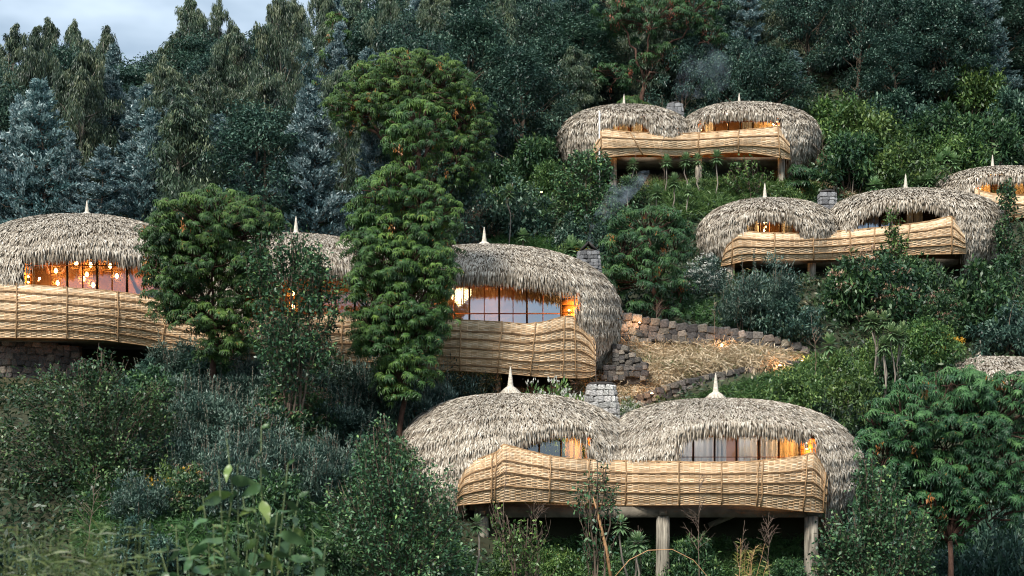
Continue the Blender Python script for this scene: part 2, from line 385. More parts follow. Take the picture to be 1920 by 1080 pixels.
def thatched_roof(parent, doms, cuts, seed, dens=230, sl=.42, sw=.05, bottom=None, yback=1.2):
    rr = np.random.default_rng(seed)
    mb = MB(); strips = []
    for k, D in enumerate(doms):
        naz, nel = 120, 54
        az = np.linspace(0, 2 * np.pi, naz, endpoint=False); el = np.linspace(-.95, np.pi / 2 - .001, nel)
        A, E = np.meshgrid(az, el, indexing='ij')
        for off in (0, 1):
            Dk = D if off == 0 else dict(D, al=D['al'] - .22, ar=D['ar'] - .22, bt=D['bt'] - .22, bb=D['bb'], ry=D['ry'] - .22)
            V = dome_pt(Dk, A, E)
            i, j = np.meshgrid(np.arange(naz), np.arange(nel - 1), indexing='ij'); i2 = (i + 1) % naz
            f = np.stack([i * nel + j, i2 * nel + j, i2 * nel + j + 1, i * nel + j + 1], -1).reshape(-1, 4)
            vv = V.reshape(-1, 3); cen = vv[f].mean(1)
            keep = np.ones(len(f), bool)
            for m, D2 in enumerate(doms):
                if m != k: keep &= dome_in(D2, cen) > (1.0 if off == 0 else .93)
            px, py = proj(cen); front = cen[:, 1] < D['c'][1] + .6
            for cpoly in cuts: keep &= ~(front & inpoly(px, py, cpoly))
            if bottom is not None: keep &= cen[:, 2] > bottom - .2
            gz = ground(cen[:, 0], cen[:, 1]); keep &= cen[:, 2] > gz - .4
            ff = f[keep]
            if off == 1: ff = ff[:, ::-1]
            mb.add(vv, [ff])
            if off: continue
            # thatch sampling
            ff = ff[(cen[keep][:, 1] < D['c'][1] + yback)]
            q = vv[ff]; ar = np.linalg.norm(np.cross(q[:, 1] - q[:, 0], q[:, 3] - q[:, 0]), axis=1)
            n = int(ar.sum() * dens); idx = rr.choice(len(ff), n, p=ar / ar.sum())
            u, v = rr.random((2, n, 1)); Q = q[idx]
            pos = (Q[:, 0] * (1 - u) + Q[:, 1] * u) * (1 - v) + (Q[:, 3] * (1 - u) + Q[:, 2] * u) * v
            nrm = unit(np.cross(Q[:, 1] - Q[:, 0], Q[:, 3] - Q[:, 0]) + np.cross(Q[:, 2] - Q[:, 1], Q[:, 3] - Q[:, 0]))
            nrm *= np.sign(((pos - D['c']) * nrm).sum(1, keepdims=True))
            tz = np.array([0, 0, -1.]) - nrm * (-nrm[:, 2:3]); out_ = pos - D['c']; out_[:, 2] = 0
            t = unit(tz + .25 * unit(out_) * np.abs(nrm[:, 2:3]))
            strips.append((pos, nrm, t))
    shell = mb.obj('roof', M['thatch_base'], parent, smooth=False)
    pos = np.concatenate([s[0] for s in strips]); nrm = np.concatenate([s[1] for s in strips]); t = np.concatenate([s[2] for s in strips])
    n = len(pos)
    # courses: snap the upper end towards lines of equal height along the slope
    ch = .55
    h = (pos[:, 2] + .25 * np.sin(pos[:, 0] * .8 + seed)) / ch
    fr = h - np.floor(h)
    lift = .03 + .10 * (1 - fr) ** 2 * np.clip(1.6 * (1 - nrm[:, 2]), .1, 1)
    side = unit(np.cross(t, nrm)); ang = rr.normal(0, .30, n)[:, None]
    d = unit(t * np.cos(ang) + side * np.sin(ang)); wv = unit(np.cross(d, nrm) + nrm * rr.normal(0, .35, n)[:, None])
    L = sl * rr.uniform(.6, 1.25, n)
    # edge strips hang free
    tip = pos + d * (L * .9)[:, None]; px, py = proj(tip); edge = np.zeros(n, bool)
    for cpoly in cuts: edge |= inpoly(px, py, cpoly)
    edge &= pos[:, 1] < max(D['c'][1] for D in doms)
    def emit(mbx, p, nn, d, w, L, W, lift, tint, hang):
        m_ = len(p); L = L[:, None]; W = W[:, None]
        a = p - nn * .02; b = p + d * L * .55 + nn * (lift[:, None] + .02); dd = unit(d * (1 - hang[:, None]) + np.array([0, 0, -1.]) * hang[:, None])
        c = b + dd * L * .45 - nn * lift[:, None] * .15
        V = np.stack([a - w * W * .35, a + w * W * .35, b + w * W * .5, b - w * W * .5, c], 1)
        i = np.arange(m_)[:, None] * 5
        mbx.add(V.reshape(-1, 3), [i + np.array([[0, 1, 2, 3]]), i + np.array([[3, 2, 4]])], np.repeat(tint, 5))
    th = MB()
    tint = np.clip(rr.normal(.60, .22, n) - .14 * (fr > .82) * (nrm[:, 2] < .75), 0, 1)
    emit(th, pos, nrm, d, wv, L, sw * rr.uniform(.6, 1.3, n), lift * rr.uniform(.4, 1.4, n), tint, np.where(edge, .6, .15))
    ei = np.nonzero(edge)[0]
    for rep in range(5):
        m_ = len(ei); jp = pos[ei] + side[ei] * rr.normal(0, .12, m_)[:, None] - nrm[ei] * rr.uniform(0, .32, m_)[:, None] + d[ei] * rr.uniform(0, .25, m_)[:, None]
        dd = unit(d[ei] * .35 + np.array([0, 0, -1.]) + side[ei] * rr.normal(0, .15, m_)[:, None])
        ww = unit(side[ei] + rr.normal(0, .3, (m_, 3)))
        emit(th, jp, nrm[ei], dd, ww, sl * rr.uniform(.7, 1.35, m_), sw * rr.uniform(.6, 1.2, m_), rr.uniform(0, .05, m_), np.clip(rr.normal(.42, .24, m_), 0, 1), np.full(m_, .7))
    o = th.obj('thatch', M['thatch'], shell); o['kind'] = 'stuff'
    return shell

def spire(parent, px, tip, base, d, flare, seed):
    rr = np.random.default_rng(seed); s = d / F
    c = P(px, base, d); H = (base - tip) * s; fl = flare * s
    prof = [(fl, -.55 * fl), (fl * .72, -.28 * fl), (fl * .45, -.02 * fl), (fl * .27, .18 * fl), (.20 * H * .5 + .02, .28 * fl)]
    h0 = .30 * fl; rb = .085 * H + .02
    k = 11
    for i in range(k):
        t = i / k; r = rb * (1.05 - .78 * t)
        prof += [(r * 1.14, h0 + (H - h0) * (t + .01)), (r * 1.17, h0 + (H - h0) * (t + .028)), (r * .97, h0 + (H - h0) * (t + .045))]
    prof += [(rb * .2, H), (rb * .05, H * 1.02)]
    mb = MB(); mb.lathe(c, prof, 12, .75)
    for q in range(5):
        a = rr.uniform(0, 6.28); mb.tube([c + [0, 0, H * .93], c + [.03 * math.cos(a), .03 * math.sin(a), H * 1.07]], [.012, .003], 4, .8)
    n = 260; a = rr.uniform(0, 2 * np.pi, n); t = rr.uniform(.12, .8, n)
    rad = np.stack([np.cos(a), np.sin(a), np.zeros(n)], 1)
    pr = np.array(prof[:5])[::-1]; r0 = np.interp(t, np.linspace(0, 1, 5), pr[:, 0]); z0 = np.interp(t, np.linspace(0, 1, 5), pr[:, 1])
    pos = c + rad * r0[:, None] + np.array([0, 0, 1]) * z0[:, None] + rad * .02
    d_ = unit(rad * (.35 + .8 * t)[:, None] + np.array([0, 0, -.62])); sd = np.cross(rad, [0, 0, 1.])
    leaves(mb, pos, d_, sd + rr.normal(0, .2, (n, 3)), fl * .55, .05, .05, rr.uniform(.3, 1, n))
    return mb.obj('spire', M['spire'], parent)

def basket(parent, cols, doms, dmax, seed, rails=(0, .2, .4, .6, .8, 1), rowh=.08, stake=.25, posts=(), off=.10, bulge=.32, railr=.023):
    """cols: (px_top, py_top, px_bot, py_bot) along the balcony"""
    rr = np.random.default_rng(seed); cols = np.asarray(cols, float)
    d0 = np.mean([D['c'][1] - D['ry'] for D in doms])
    w0 = np.linalg.norm(np.diff(cols[:, :2], axis=0), axis=1) * .5 + np.linalg.norm(np.diff(cols[:, 2:], axis=0), axis=1) * .5
    cum = np.concatenate([[0], np.cumsum(w0)]); Ltot = cum[-1] * d0 / F
    nst = int(Ltot / stake); sub = 4; nu = nst * sub + 1
    u = np.linspace(0, cum[-1], nu)
    C = np.stack([np.interp(u, cum, cols[:, k]) for k in range(4)], 1)
    sm = np.hanning(9); sm /= sm.sum()
    for k in range(4): C[:, k] = np.convolve(np.pad(C[:, k], 4, mode='reflect', reflect_type='odd'), sm, 'valid')
    # distance of the surface along the balcony
    xm = (C[:, 0] + C[:, 2]) / 2; ym = C[:, 1] * .6 + C[:, 3] * .4
    d = np.full(nu, d0)
    for it in range(4):
        x = (xm - 960) * d / F; z = (HY - ym) * d / F
        d = np.minimum(np.min([dome_front(D, x, np.minimum(z, D['c'][2])) for D in doms], 0), dmax)
    w = np.hanning(41); w /= w.sum()
    dd = np.convolve(np.pad(d, 20, mode='edge'), w, 'valid')
    d = np.minimum(d, dd) * .4 + dd * .6 - off
    def S(v, o=0.):
        """points of the surface at height fraction v (array nu or scalar)"""
        v = np.broadcast_to(v, nu)
        b = bulge * np.sin(np.pi * np.clip(v, 0, 1) ** .85) + o
        return Pv(C[:, 0] * (1 - v) + C[:, 2] * v, C[:, 1] * (1 - v) + C[:, 3] * v, d - b)
    hgt = np.abs(C[:, 3] - C[:, 1]).max() * d0 / F
    nr = max(8, int(hgt / rowh))
    # liner
    vv = np.stack([S(v, -.07) for v in np.linspace(0, 1, 9)], 1); vb = np.stack([S(v, -.13) for v in np.linspace(0, 1, 9)], 1)
    i, j = np.meshgrid(np.arange(nu - 1), np.arange(8), indexing='ij'); a = i * 9 + j
    fq = np.stack([a, a + 9, a + 10, a + 1], -1).reshape(-1, 4)
    mb = MB(); mb.add(vv.reshape(-1, 3), [fq]); mb.add(vb.reshape(-1, 3), [fq[:, ::-1]])
    body = mb.obj('balcony', M['liner'], parent)
    # weave
    wb = MB(); su = np.arange(nu)
    for r in range(nr):
        vc = (r + .5) / nr; hh = .5 / nr * .96
        ph = (r % 2) * sub
        k_ = su % (2 * sub)
        osc = .018 * np.sin(np.pi * (su + ph) / sub)
        jit = rr.normal(0, .0015, nu); jv = np.convolve(rr.normal(0, .035 / nr, nu + 8), np.ones(9) / 9 * 1.6, 'valid')
        thick = hh * (.96 + .13 * np.sin(np.pi * (su + ph) / sub)) * rr.uniform(.88, 1.06)
        rows = [S(vc + jv - thick, osc - .012 + jit), S(vc + jv, osc + .016 + jit), S(vc + jv + thick, osc - .012 + jit)]
        V = np.stack(rows, 1); i = np.arange(nu - 1)[:, None]; 
        f = np.concatenate([np.stack([i[:, 0] * 3 + q, i[:, 0] * 3 + q + 1, i[:, 0] * 3 + q + 4, i[:, 0] * 3 + q + 3], 1) for q in (0, 1)])
        tn = np.clip(rr.normal(.70, .12) + np.repeat(rr.normal(0, .13, nst + 1), sub)[:nu] + rr.normal(0, .04, nu), 0, 1)
        wb.add(V.reshape(-1, 3), [f], np.repeat(tn, 3))
    for s_ in range(0, nu, sub):           # thin uprights the canes pass round
        v5 = np.linspace(0, 1, 7)
        pts = np.array([S(v, .008)[s_] for v in v5]); wb.tube(pts, .014, 4, rr.uniform(.25, .8), cap=False)
    wv = wb.obj('weave', M['wicker'], body); wv['kind'] = 'stuff'
    # rails and posts, each one of its own
    for k, v in enumerate(rails):
        wob = .006 * np.sin(u * .05 + k * 2) + .004 * np.sin(u * .13 + k)
        st = 2
        pts = S(np.clip(v + wob * (0 < v < 1), 0, 1), .045 if v > 0 else .0)[::st]
        mb = MB(); rad = railr * (1.6 if v == 0 else 1) * (1 + .12 * rr.normal(size=len(pts)))
        mb.tube(pts, rad, 6); mb.obj('rail', M['pole'], body, smooth=True)
        if 0 < v < 1 and railr > .02:
            mb = MB(); pts2 = S(np.clip(v + .022 + wob * .6, 0, 1), .04)[::st]; mb.tube(pts2, rad * .6, 5); mb.obj('rail', M['pole_dark'], body, smooth=True)
    for pxp in posts:
        s_ = int(np.argmin(np.abs(C[:, 2] * .5 + C[:, 0] * .5 - pxp)))
        pts = np.array([S(v, .06)[s_] for v in np.linspace(-.02, 1.01, 8)]) + np.array([.02, 0, 0]) * rr.normal(size=(8, 1))
        mb = MB(); mb.tube(pts, railr * 1.15, 6); mb.obj('stake', M['pole'], body, smooth=True)
    return body, C, d, S

def window(parent, px0, px1, py0, py1, d, thick, thin=(), trans=(), tw=.09, sky_=False, fr='frame', d2=None):
    """framed glazing: mullions and transoms at pixel positions, one pane per cell"""
    d2 = d2 or d
    def dd(px): return d + (d2 - d) * (px - px0) / (px1 - px0)
    def pt(px, py): return P(px, py, dd(px))
    mb = MB()
    for a, b in (((px0, py0), (px1, py0)), ((px0, py1), (px1, py1))): mb.beam(pt(*a), pt(*b), .10, tw)
    for px in (px0, px1): mb.beam(pt(px, py0), pt(px, py1), tw, .10, up=(0, 1, 0))
    w = mb.obj('window', M[fr], parent)
    allx = sorted([(px0, 0), (px1, 0)] + [(x, 1) for x in thick] + [(x, 2) for x in thin])
    for x, kd in allx:
        if kd: MB().beam(pt(x, py0), pt(x, py1), tw if kd == 1 else tw * .45, .08 if kd == 1 else .05, up=(0, 1, 0)).obj('mullion', M['frame'] if kd == 1 else M['frame_wood'], w)
    for y in trans:
        MB().beam(pt(px0, y) - [0, .012, 0], pt(px1, y) - [0, .012, 0], .06, tw * .45).obj('transom', M['frame_wood'], w)
    ys_ = [py0] + sorted(trans) + [py1]
    for (xa, _), (xb, _) in zip(allx[:-1], allx[1:]):
        for ya, yb in zip(ys_[:-1], ys_[1:]):
            a, b, c, e = pt(xa, yb), pt(xb, yb), pt(xb, ya), pt(xa, ya); k = np.array([0, .03, 0])
            tl = np.array([0, R.normal(0, .012), 0])
            mesh_obj('pane', [a + k, b + k + tl, c + k + tl, e + k], [np.array([[0, 1, 2, 3]])], M['glass_sky' if sky_ else 'glass'], w)
    return w

def panel(parent, name, a, b, m, py0, py1):
    """upright panel between (px,d) a and b"""
    v = [P(a[0], py1, a[1]), P(b[0], py1, b[1]), P(b[0], py0, b[1]), P(a[0], py0, a[1])]
    v = np.array(v); n = np.cross(v[1] - v[0], v[3] - v[0]); n = n / np.linalg.norm(n) * .05
    V = np.concatenate([v, v + n * (1 if n[1] > 0 else -1)])
    return mesh_obj(name, V, [np.array([[0, 1, 2, 3], [4, 7, 6, 5], [0, 4, 5, 1], [1, 5, 6, 2], [2, 6, 7, 3], [3, 7, 4, 0]])], m, parent)
def plank_panel(parent, a, b, py0, py1, n=7):
    for k in range(n):
        y0 = py0 + (py1 - py0) * k / n; y1 = py0 + (py1 - py0) * (k + .94) / n
        panel(parent, 'plank', a, b, M['timber'], y0, y1)

def light(px, py, d, e, col=(1, .55, .2), size=.08, name='glow'):
    l = bpy.data.lights.new(name, 'POINT'); l.energy = e; l.color = col; l.shadow_soft_size = size
    o = bpy.data.objects.new(name, l); scene.collection.objects.link(o); o.location = P(px, py, d); return o

def curtain(px0, px1, py0, py1, d, label, m='curtain', folds=None):
    n = 48; s = d / F; W = (px1 - px0) * s; folds = folds or max(3, int(W / .28))
    u = np.linspace(0, 1, n); x = (px0 + (px1 - px0) * u - 960) * s; y = d + .05 * np.sin(u * folds * 2 * np.pi) + .02 * np.sin(u * folds * 5.1)
    z0, z1 = (HY - py0) * s, (HY - py1) * s
    V = np.concatenate([np.stack([x, y, np.full(n, z0)], 1), np.stack([x + .02 * np.sin(u * 31), y, np.full(n, z1)], 1)])
    i = np.arange(n - 1); o = mesh_obj('curtain', V, [np.stack([i + n, i + n + 1, i + 1, i], 1)], M[m], origin=P((px0 + px1) / 2, py1, d), smooth=True)
    return tag(o, label, 'curtain')

# rounded stones, shared
STN = []
for k in range(8):
    rr = np.random.default_rng(100 + k)
    # chamfered block: 24 vertices
    V = []
    for sx in (-1, 1):
        for sy in (-1, 1):
            for sz in (-1, 1):
                c = np.array([sx, sy, sz]) * .5
                for ax in range(3):
                    q = c.copy(); q *= .68; q[ax] = c[ax] * 1.0; V.append(q + rr.normal(0, .035, 3))
    V = np.array(V)
    import bmesh
    bm = bmesh.new()
    for v in V: bm.verts.new(v)
    bmesh.ops.convex_hull(bm, input=bm.verts)
    me = bpy.data.meshes.new('stone'); bm.to_mesh(me); bm.free()
    me.attributes.new('tint', 'FLOAT', 'POINT').data.foreach_set('value', np.full(len(me.vertices), rr.uniform(.1, .95), np.float32))
    STN.append(me)
def stone_set(key):
    out = []
    for me in STN:
        m2 = me.copy(); m2.materials.clear(); m2.materials.append(M[key]); out.append(m2)
    return out
STONES = {k: stone_set(k) for k in ('stone', 'stone_pale', 'stone_grey')}
def put_stone(parent, pos, sx, sy, sz, rot, key='stone'):
    o = bpy.data.objects.new('stone', random.choice(STONES[key])); link(o, parent)
    o.location = np.asarray(pos) - world_loc(parent); o.scale = (sx, sy, sz); o.rotation_euler = (random.uniform(-.1, .1), random.uniform(-.22, .22), rot + random.uniform(-.1, .1))
    return o

def chimney(parent, px, top, bot, wt, wb, d, key, sz=.30, cap=False):
    """tapering square stack of stones"""
    s = d / F; c = P(px, bot, d); H = (bot - top) * s; a = wt * s / 2; b = wb * s / 2
    mb = MB(); k = .88
    v = [[sx * b * k, sy * b * k, -.6] for sx, sy in ((-1, -1), (1, -1), (1, 1), (-1, 1))] + [[sx * a * k, sy * a * k, H - .03] for sx, sy in ((-1, -1), (1, -1), (1, 1), (-1, 1))]
    mb.add(np.array(v) + c, [np.array([[0, 1, 5, 4], [1, 2, 6, 5], [2, 3, 7, 6], [3, 0, 4, 7], [4, 5, 6, 7], [3, 2, 1, 0]])])
    ch = mb.obj('chimney', M['mortar'], parent, origin=c)
    z = -.3
    while z < H - sz * .3:
        h = sz * random.uniform(.6, .95); w = b + (a - b) * np.clip(z / H, 0, 1)
        for side in range(3):       # front, left, right
            x = -w
            while x < w - .05:
                l = min(sz * random.uniform(.7, 1.5), w - x); 
                if side == 0: p = [x + l / 2, -w, z + h / 2]; r = 0
                elif side == 1: p = [-w, x + l / 2, z + h / 2]; r = math.pi / 2
                else: p = [w, x + l / 2, z + h / 2]; r = math.pi / 2
                put_stone(ch, c + np.array(p), l * 1.0, .24, h * 1.0, r, key); x += l
        z += h
    mb = MB()
    mb.lathe(c + [0, 0, H - .02], [(a * 1.25, 0), (a * 1.3, .07), (a * 1.05, .13), (a * .55, .14), (a * .5, .02)], 9)
    mb.obj('cap', M['soot'], ch)
    if cap:
        mb = MB()
        for sx in (-1, 1): mb.beam(c + [sx * a, 0, H + .08], c + [0, 0, H + .45], .08, a * 2.2, up=(0, 1, 0))
        mb.obj('hood', M['soot'], ch)
    return ch

def sconce(parent, px, py, d, e=22):
    c = P(px, py, d)
    mb = MB(); mb.lathe(c + [0, 0, -.09], [(.05, 0), (.06, .02), (.06, .16), (.05, .18)], 10); mb.box(c + [-.02, 0, -.03], c + [.02, .14, .03])
    s = mb.obj('wall_lamp', M['black'], parent)
    mb = MB(); mb.lathe(c + [0, 0, .10], [(.045, 0), (.05, .03), (.02, .06)], 8); mb.lathe(c + [0, 0, -.15], [(.02, 0), (.05, .03), (.045, .05)], 8)
    mb.obj('bulb', M['bulb'], s)
    for k in (-1, 1):
        l = light(px, py, d, e, (1, .48, .14), .05, 'lamp_light'); l.location.z += .24 * k; l.location.y -= .08
    return s

def pillar(parent, px, top, bot_extra, w, d, m='post'):
    s = d / F; c = P(px, top, d); g_ = float(ground(c[0], c[1])) - .3
    mb = MB(); r = w * s / 2; H = c[2] - g_
    mb.lathe([c[0], c[1], g_], [(r * 1.05, 0), (r * 1.02, H * .3), (r, H * .31), (r * .97, H * .6), (r * .98, H * .61), (r * .95, H)], 14)
    return mb.obj('pillar', M[m], parent, smooth=True)

# ================================================================== villa in front (largest, lower)
def villa(name, label, base, doms, cuts, dc, ry, seed, **kw):
    v = empty(name, base); tag(v, label, 'lodge', 'thatched basket lodges on the hillside')
    D = [dome_geo(dm, dc, ry) for dm in doms]
    thatched_roof(v, D, cuts, seed, **kw)
    return v, D

v1, D1 = villa('thatched_lodge', 'nearest twin domed thatched lodge, raised on stout round posts over dark space',
  P(1210, 1000, 54), [(957, 212, 243, 741, 876, 975), (1345, 240, 262, 750, 882, 990)],
  [[(925, 842), (950, 828), (980, 812), (1012, 799), (1050, 792), (1088, 798), (1112, 824), (1120, 862), (1200, 866), (1256, 866), (1262, 840), (1268, 812), (1290, 798), (1350, 791), (1420, 793), (1480, 800), (1520, 808), (1532, 838),
    (1545, 868), (1556, 890), (1560, 925), (1552, 970), (1560, 1150), (845, 1150), (848, 935), (856, 900), (872, 872), (900, 856)]],
  57, 4.2, 11, dens=440, sl=.38, sw=.044, bottom=-1.6)
spire(v1, 957, 690, 735, 57, 40, 1); spire(v1, 1342, 702, 746, 57, 42, 2)
cols1 = [(860, 905, 856, 948), (872, 876, 864, 947), (893, 862, 885, 945), (925, 851, 925, 942), (936, 845, 935, 941), (941, 832, 943, 941), (985, 844, 985, 940), (1030, 855, 1030, 941), (1080, 861, 1080, 944), (1160, 864, 1160, 947),
  (1260, 866, 1260, 947), (1340, 867, 1340, 946), (1400, 866, 1400, 947), (1450, 862, 1445, 952), (1500, 856, 1490, 957), (1526, 848, 1520, 960), (1540, 870, 1538, 961), (1552, 898, 1548, 961)]
b1, C1, d1, S1 = basket(v1, cols1, D1, 54.3, 21, rails=(0, .26, .48, .72, 1), rowh=.058, stake=.21, posts=(921, 929, 1030, 1105, 1172, 1274, 1352, 1422, 1428, 1510, 1545))
for a_, b_, y_ in ((872, 1545, 957),):
    pass
mb = MB()
mb.box([P(880, 0, 54)[0], 54.1, P(0, 957, 54)[2]], [P(1545, 0, 54)[0], 60.2, P(0, 946, 54)[2]]); mb.obj('floor_slab', M['slab'], v1)
for xx, yy in ((862, 53.45), ): pass
MB().box([P(890, 0, 54)[0], 53.80, P(0, 970, 54)[2]], [P(1540, 0, 54)[0], 54.09, P(0, 950, 54)[2]]).obj('beam', M['slab'], v1)
for px_ in (903, 1243, 1521):
    MB().box([P(px_, 0, 53.8)[0] - .14, 53.6, P(0, 966, 53.8)[2]], [P(px_, 0, 53.8)[0] + .14, 59.5, P(0, 957.5, 53.8)[2]]).obj('beam', M['slab'], v1)
    pillar(v1, px_, 968, 0, 27, 53.95)
    pillar(v1, px_ + (60 if px_ < 1200 else -18 if px_ > 1500 else 10), 962, 0, 24, 58)
for a_, b_ in (((1330, 985), (1400, 955)),):
    MB().beam(P(*a_, 54.6), P(*b_, 53.9), .2, .2).obj('brace', M['slab'], v1)
pillar(v1, 1108, 962, 0, 24, 56.5)
# glazing
window(v1, 962, 1098, 812, 882, 55.0, [1011, 1052], [], [866], fr='frame', tw=.07)
w = window(v1, 1262, 1500, 812, 874, 55.0, [1300, 1340, 1381, 1423, 1460], [], [857], tw=.065)
plank_panel(v1, (1500, 55.0), (1532, 54.8), 822, 874, 5)
plank_panel(v1, (1098, 55.0), (1126, 54.85), 818, 876, 5)
sconce(v1, 1513, 836, 54.5, 24); sconce(v1, 1104, 846, 54.6, 24)
panel(v1, 'interior_wall', (880, 58.6), (1140, 58.6), M['inner'], 812, 945)
panel(v1, 'interior_wall', (1180, 58.6), (1540, 58.6), M['inner'], 808, 945)
for a_, b_, y0 in ((1270, 1298, 820), (1302, 1338, 820), (1385, 1420, 820), (1426, 1458, 820)):
    curtain(a_, b_, y0, 880, 55.35, {1270: 'leftmost white curtain in the wide window of the nearest lodge', 1302: 'second white curtain from the post of the wide window, nearest lodge', 1385: 'white curtain right of the open gap, nearest lodge window', 1426: 'white curtain beside the golden one, nearest lodge window'}[a_])
curtain(1340, 1362, 820, 880, 55.45, 'narrow white curtain drawn halfway in the middle of the nearest lodge window')
curtain(1463, 1497, 818, 880, 55.35, 'glowing golden curtain at the lamp end of the nearest lodge window', 'curtain_gold')
curtain(1060, 1092, 812, 880, 55.4, 'golden curtain in the small window of the nearest lodge', 'curtain_gold')
light(1480, 835, 56.0, 20, (1, .62, .28)); light(1075, 835, 56.2, 20, (1, .62, .28)); light(1300, 826, 56.2, 22, (1, .8, .6), .2); light(1400, 830, 56.2, 22, (1, .8, .6), .2)
chimney(v1, 1127, 722, 775, 40, 56, 56.6, 'stone_pale', .30)

# ================================================================== long lodge on the left
v0, D0 = villa('thatched_lodge', 'long three domed thatched lodge with glowing lamps, half hidden by trees',
  P(560, 700, 61), [(163, 235, 225, 411, 560, 690), (555, 215, 215, 447, 575, 700), (908, 215, 252, 467, 600, 712)],
  [[(-80, 536), (44, 536), (42, 500), (50, 474), (100, 465), (160, 467), (220, 471), (280, 484), (330, 500), (345, 560), (440, 590), (452, 515), (540, 497), (620, 497), (690, 507), (722, 585),
    (797, 598), (806, 535), (840, 514), (900, 507), (960, 512), (1020, 520), (1060, 530), (1083, 545), (1090, 570), (1094, 596), (1108, 620), (1120, 645), (1124, 690), (1112, 760), (-90, 760)]],
  64, 4.9, 12, dens=370, sl=.42, sw=.042, bottom=4.2)
spire(v0, 163, 378, 407, 64, 34, 3); spire(v0, 555, 408, 444, 64, 34, 4); spire(v0, 908, 428, 463, 64, 38, 5)
colsL = [(-150, 520, -150, 630), (-60, 526, -60, 632), (0, 530, 0, 633), (60, 535, 60, 633), (120, 539, 120, 634), (200, 545, 200, 638), (260, 553, 260, 646), (310, 566, 300, 653), (360, 582, 350, 661), (400, 592, 395, 668), (440, 598, 440, 674), (500, 598, 500, 678)]
basket(v0, colsL, D0[:2], 60.6, 22, rails=(0, .14, .32, .5, .68, .84, 1), rowh=.062, stake=.22, posts=(30, 124, 222, 310, 400))
colsR = [(500, 596, 500, 680), (600, 590, 600, 686), (700, 592, 700, 690), (800, 597, 800, 693), (860, 600, 860, 695), (940, 604, 930, 699), (985, 608, 975, 703), (1020, 604, 1010, 706), (1050, 595, 1045, 708), (1070, 592, 1072, 709), (1088, 600, 1092, 709), (1106, 620, 1108, 707), (1117, 645, 1117, 702)]
basket(v0, colsR, D0[1:], 60.9, 23, rails=(0, .2, .36, .54, .72, .88, 1), rowh=.06, stake=.22, posts=(560, 640, 720, 790, 862, 936, 998, 1058, 1080))
MB().box([P(-100, 0, 61)[0], 60.85, P(0, 640, 61)[2]], [P(480, 0, 61)[0], 66, P(0, 632, 61)[2]]).obj('floor_slab', M['slab'], v0)
MB().box([P(480, 0, 61)[0], 61.1, P(0, 694, 61)[2]], [P(1085, 0, 61)[0], 67, P(0, 686, 61)[2]]).obj('floor_slab', M['slab'], v0)
for px_ in (600, 760, 930, 1040): pillar(v0, px_, 694, 0, 18, 61.4)
window(v0, 62, 330, 478, 560, 61.4, [126, 182, 238], [95, 155, 210, 270], [498], tw=.085)
plank_panel(v0, (38, 60.9), (60, 61.35), 478, 545, 7)
sconce(v0, 53, 524, 60.8, 26)
window(v0, 440, 720, 500, 605, 62.0, [520, 600, 665], [480, 560, 630], [540], tw=.08)
window(v0, 822, 1052, 515, 616, 61.6, [880, 936, 988], [851, 908, 962, 1018], [538, 588], tw=.085, sky_=True)
plank_panel(v0, (1052, 61.6), (1094, 61.0), 532, 640, 8)
plank_panel(v0, (790, 60.7), (820, 61.5), 520, 612, 7)
sconce(v0, 1067, 587, 60.85, 34); sconce(v0, 812, 580, 60.9, 26)
panel(v0, 'interior_wall', (-60, 66.5), (330, 66.5), M['inner'], 482, 640)
panel(v0, 'interior_wall', (440, 67.2), (740, 67.2), M['inner'], 510, 690)
panel(v0, 'interior_wall', (780, 66.4), (1070, 66.4), M['inner'], 530, 690)
for x0, x1 in ((90, 75), (118, 150), (150, 165), (190, 185), (215, 235), (260, 245), (470, 450), (530, 545), (600, 602), (660, 640), (700, 690), (860, 845), (885, 900), (912, 905), (940, 925), (962, 990), (985, 1030)):
    up = 470 if x0 < 400 else 505 if x0 < 800 else 500
    MB().beam(P(x1, up - 18, 62.4), P(x0, up + 42, 64.6), .13, .13).obj('rafter', M['rafter'], v0)
MB().beam(P(238, 500, 62.6), P(262, 550, 62.9), .2, .2).obj('rafter', M['rafter'], v0)
MB().beam(P(690, 545, 62.4), P(676, 590, 62.4), .22, .22).obj('rafter', M['rafter'], v0)
MB().beam(P(596, 500, 62.3), P(598, 590, 62.3), .2, .2).obj('rafter', M['rafter'], v0)
chimney(v0, 1103, 474, 540, 30, 46, 66.0, 'stone_grey', .24, cap=True)

# pendant lamps: things that hang inside the long lodge
def pendant(px, py, d, label, big=False, e=9):
    c = P(px, py, d); t = empty('pendant_lamp', c); tag(t, label, 'lamp', 'pendant lamps in the long lodge')
    mb = MB(); mb.tube([c + [0, 0, .12], c + [0, 0, 1.3]], .012, 4); mb.obj('cord', M['black'], t)
    mb = MB(); mb.lathe(c + [0, 0, -.1], [(.02, 0), (.075, .05), (.09, .11), (.05, .19), (.03, .22)], 10); mb.obj('bulb', M['bulb'], t, smooth=True)
    mb = MB(); rb, rt = (.42, .30) if big else (.27, .18)
    for k in range(12):
        a = k / 12 * 2 * math.pi; mb.tube([c + [rt * math.cos(a), rt * math.sin(a), .22], c + [rb * math.cos(a), rb * math.sin(a), -.05], c + [rb * .8 * math.cos(a), rb * .8 * math.sin(a), -.2]], .008, 3)
    for r_, z_ in ((rt, .22), (rb, -.05), (rb * .8, -.2)):
        a = np.linspace(0, 2 * np.pi, 17); mb.tube(np.stack([c[0] + r_ * np.cos(a), c[1] + r_ * np.sin(a), np.full(17, c[2] + z_)], 1), .012, 4, cap=False)
    mb.obj('shade', M['shade'], t)
    light(px, py, d, e, (1, .5, .18), .1, 'lamp_light').location.y -= .3
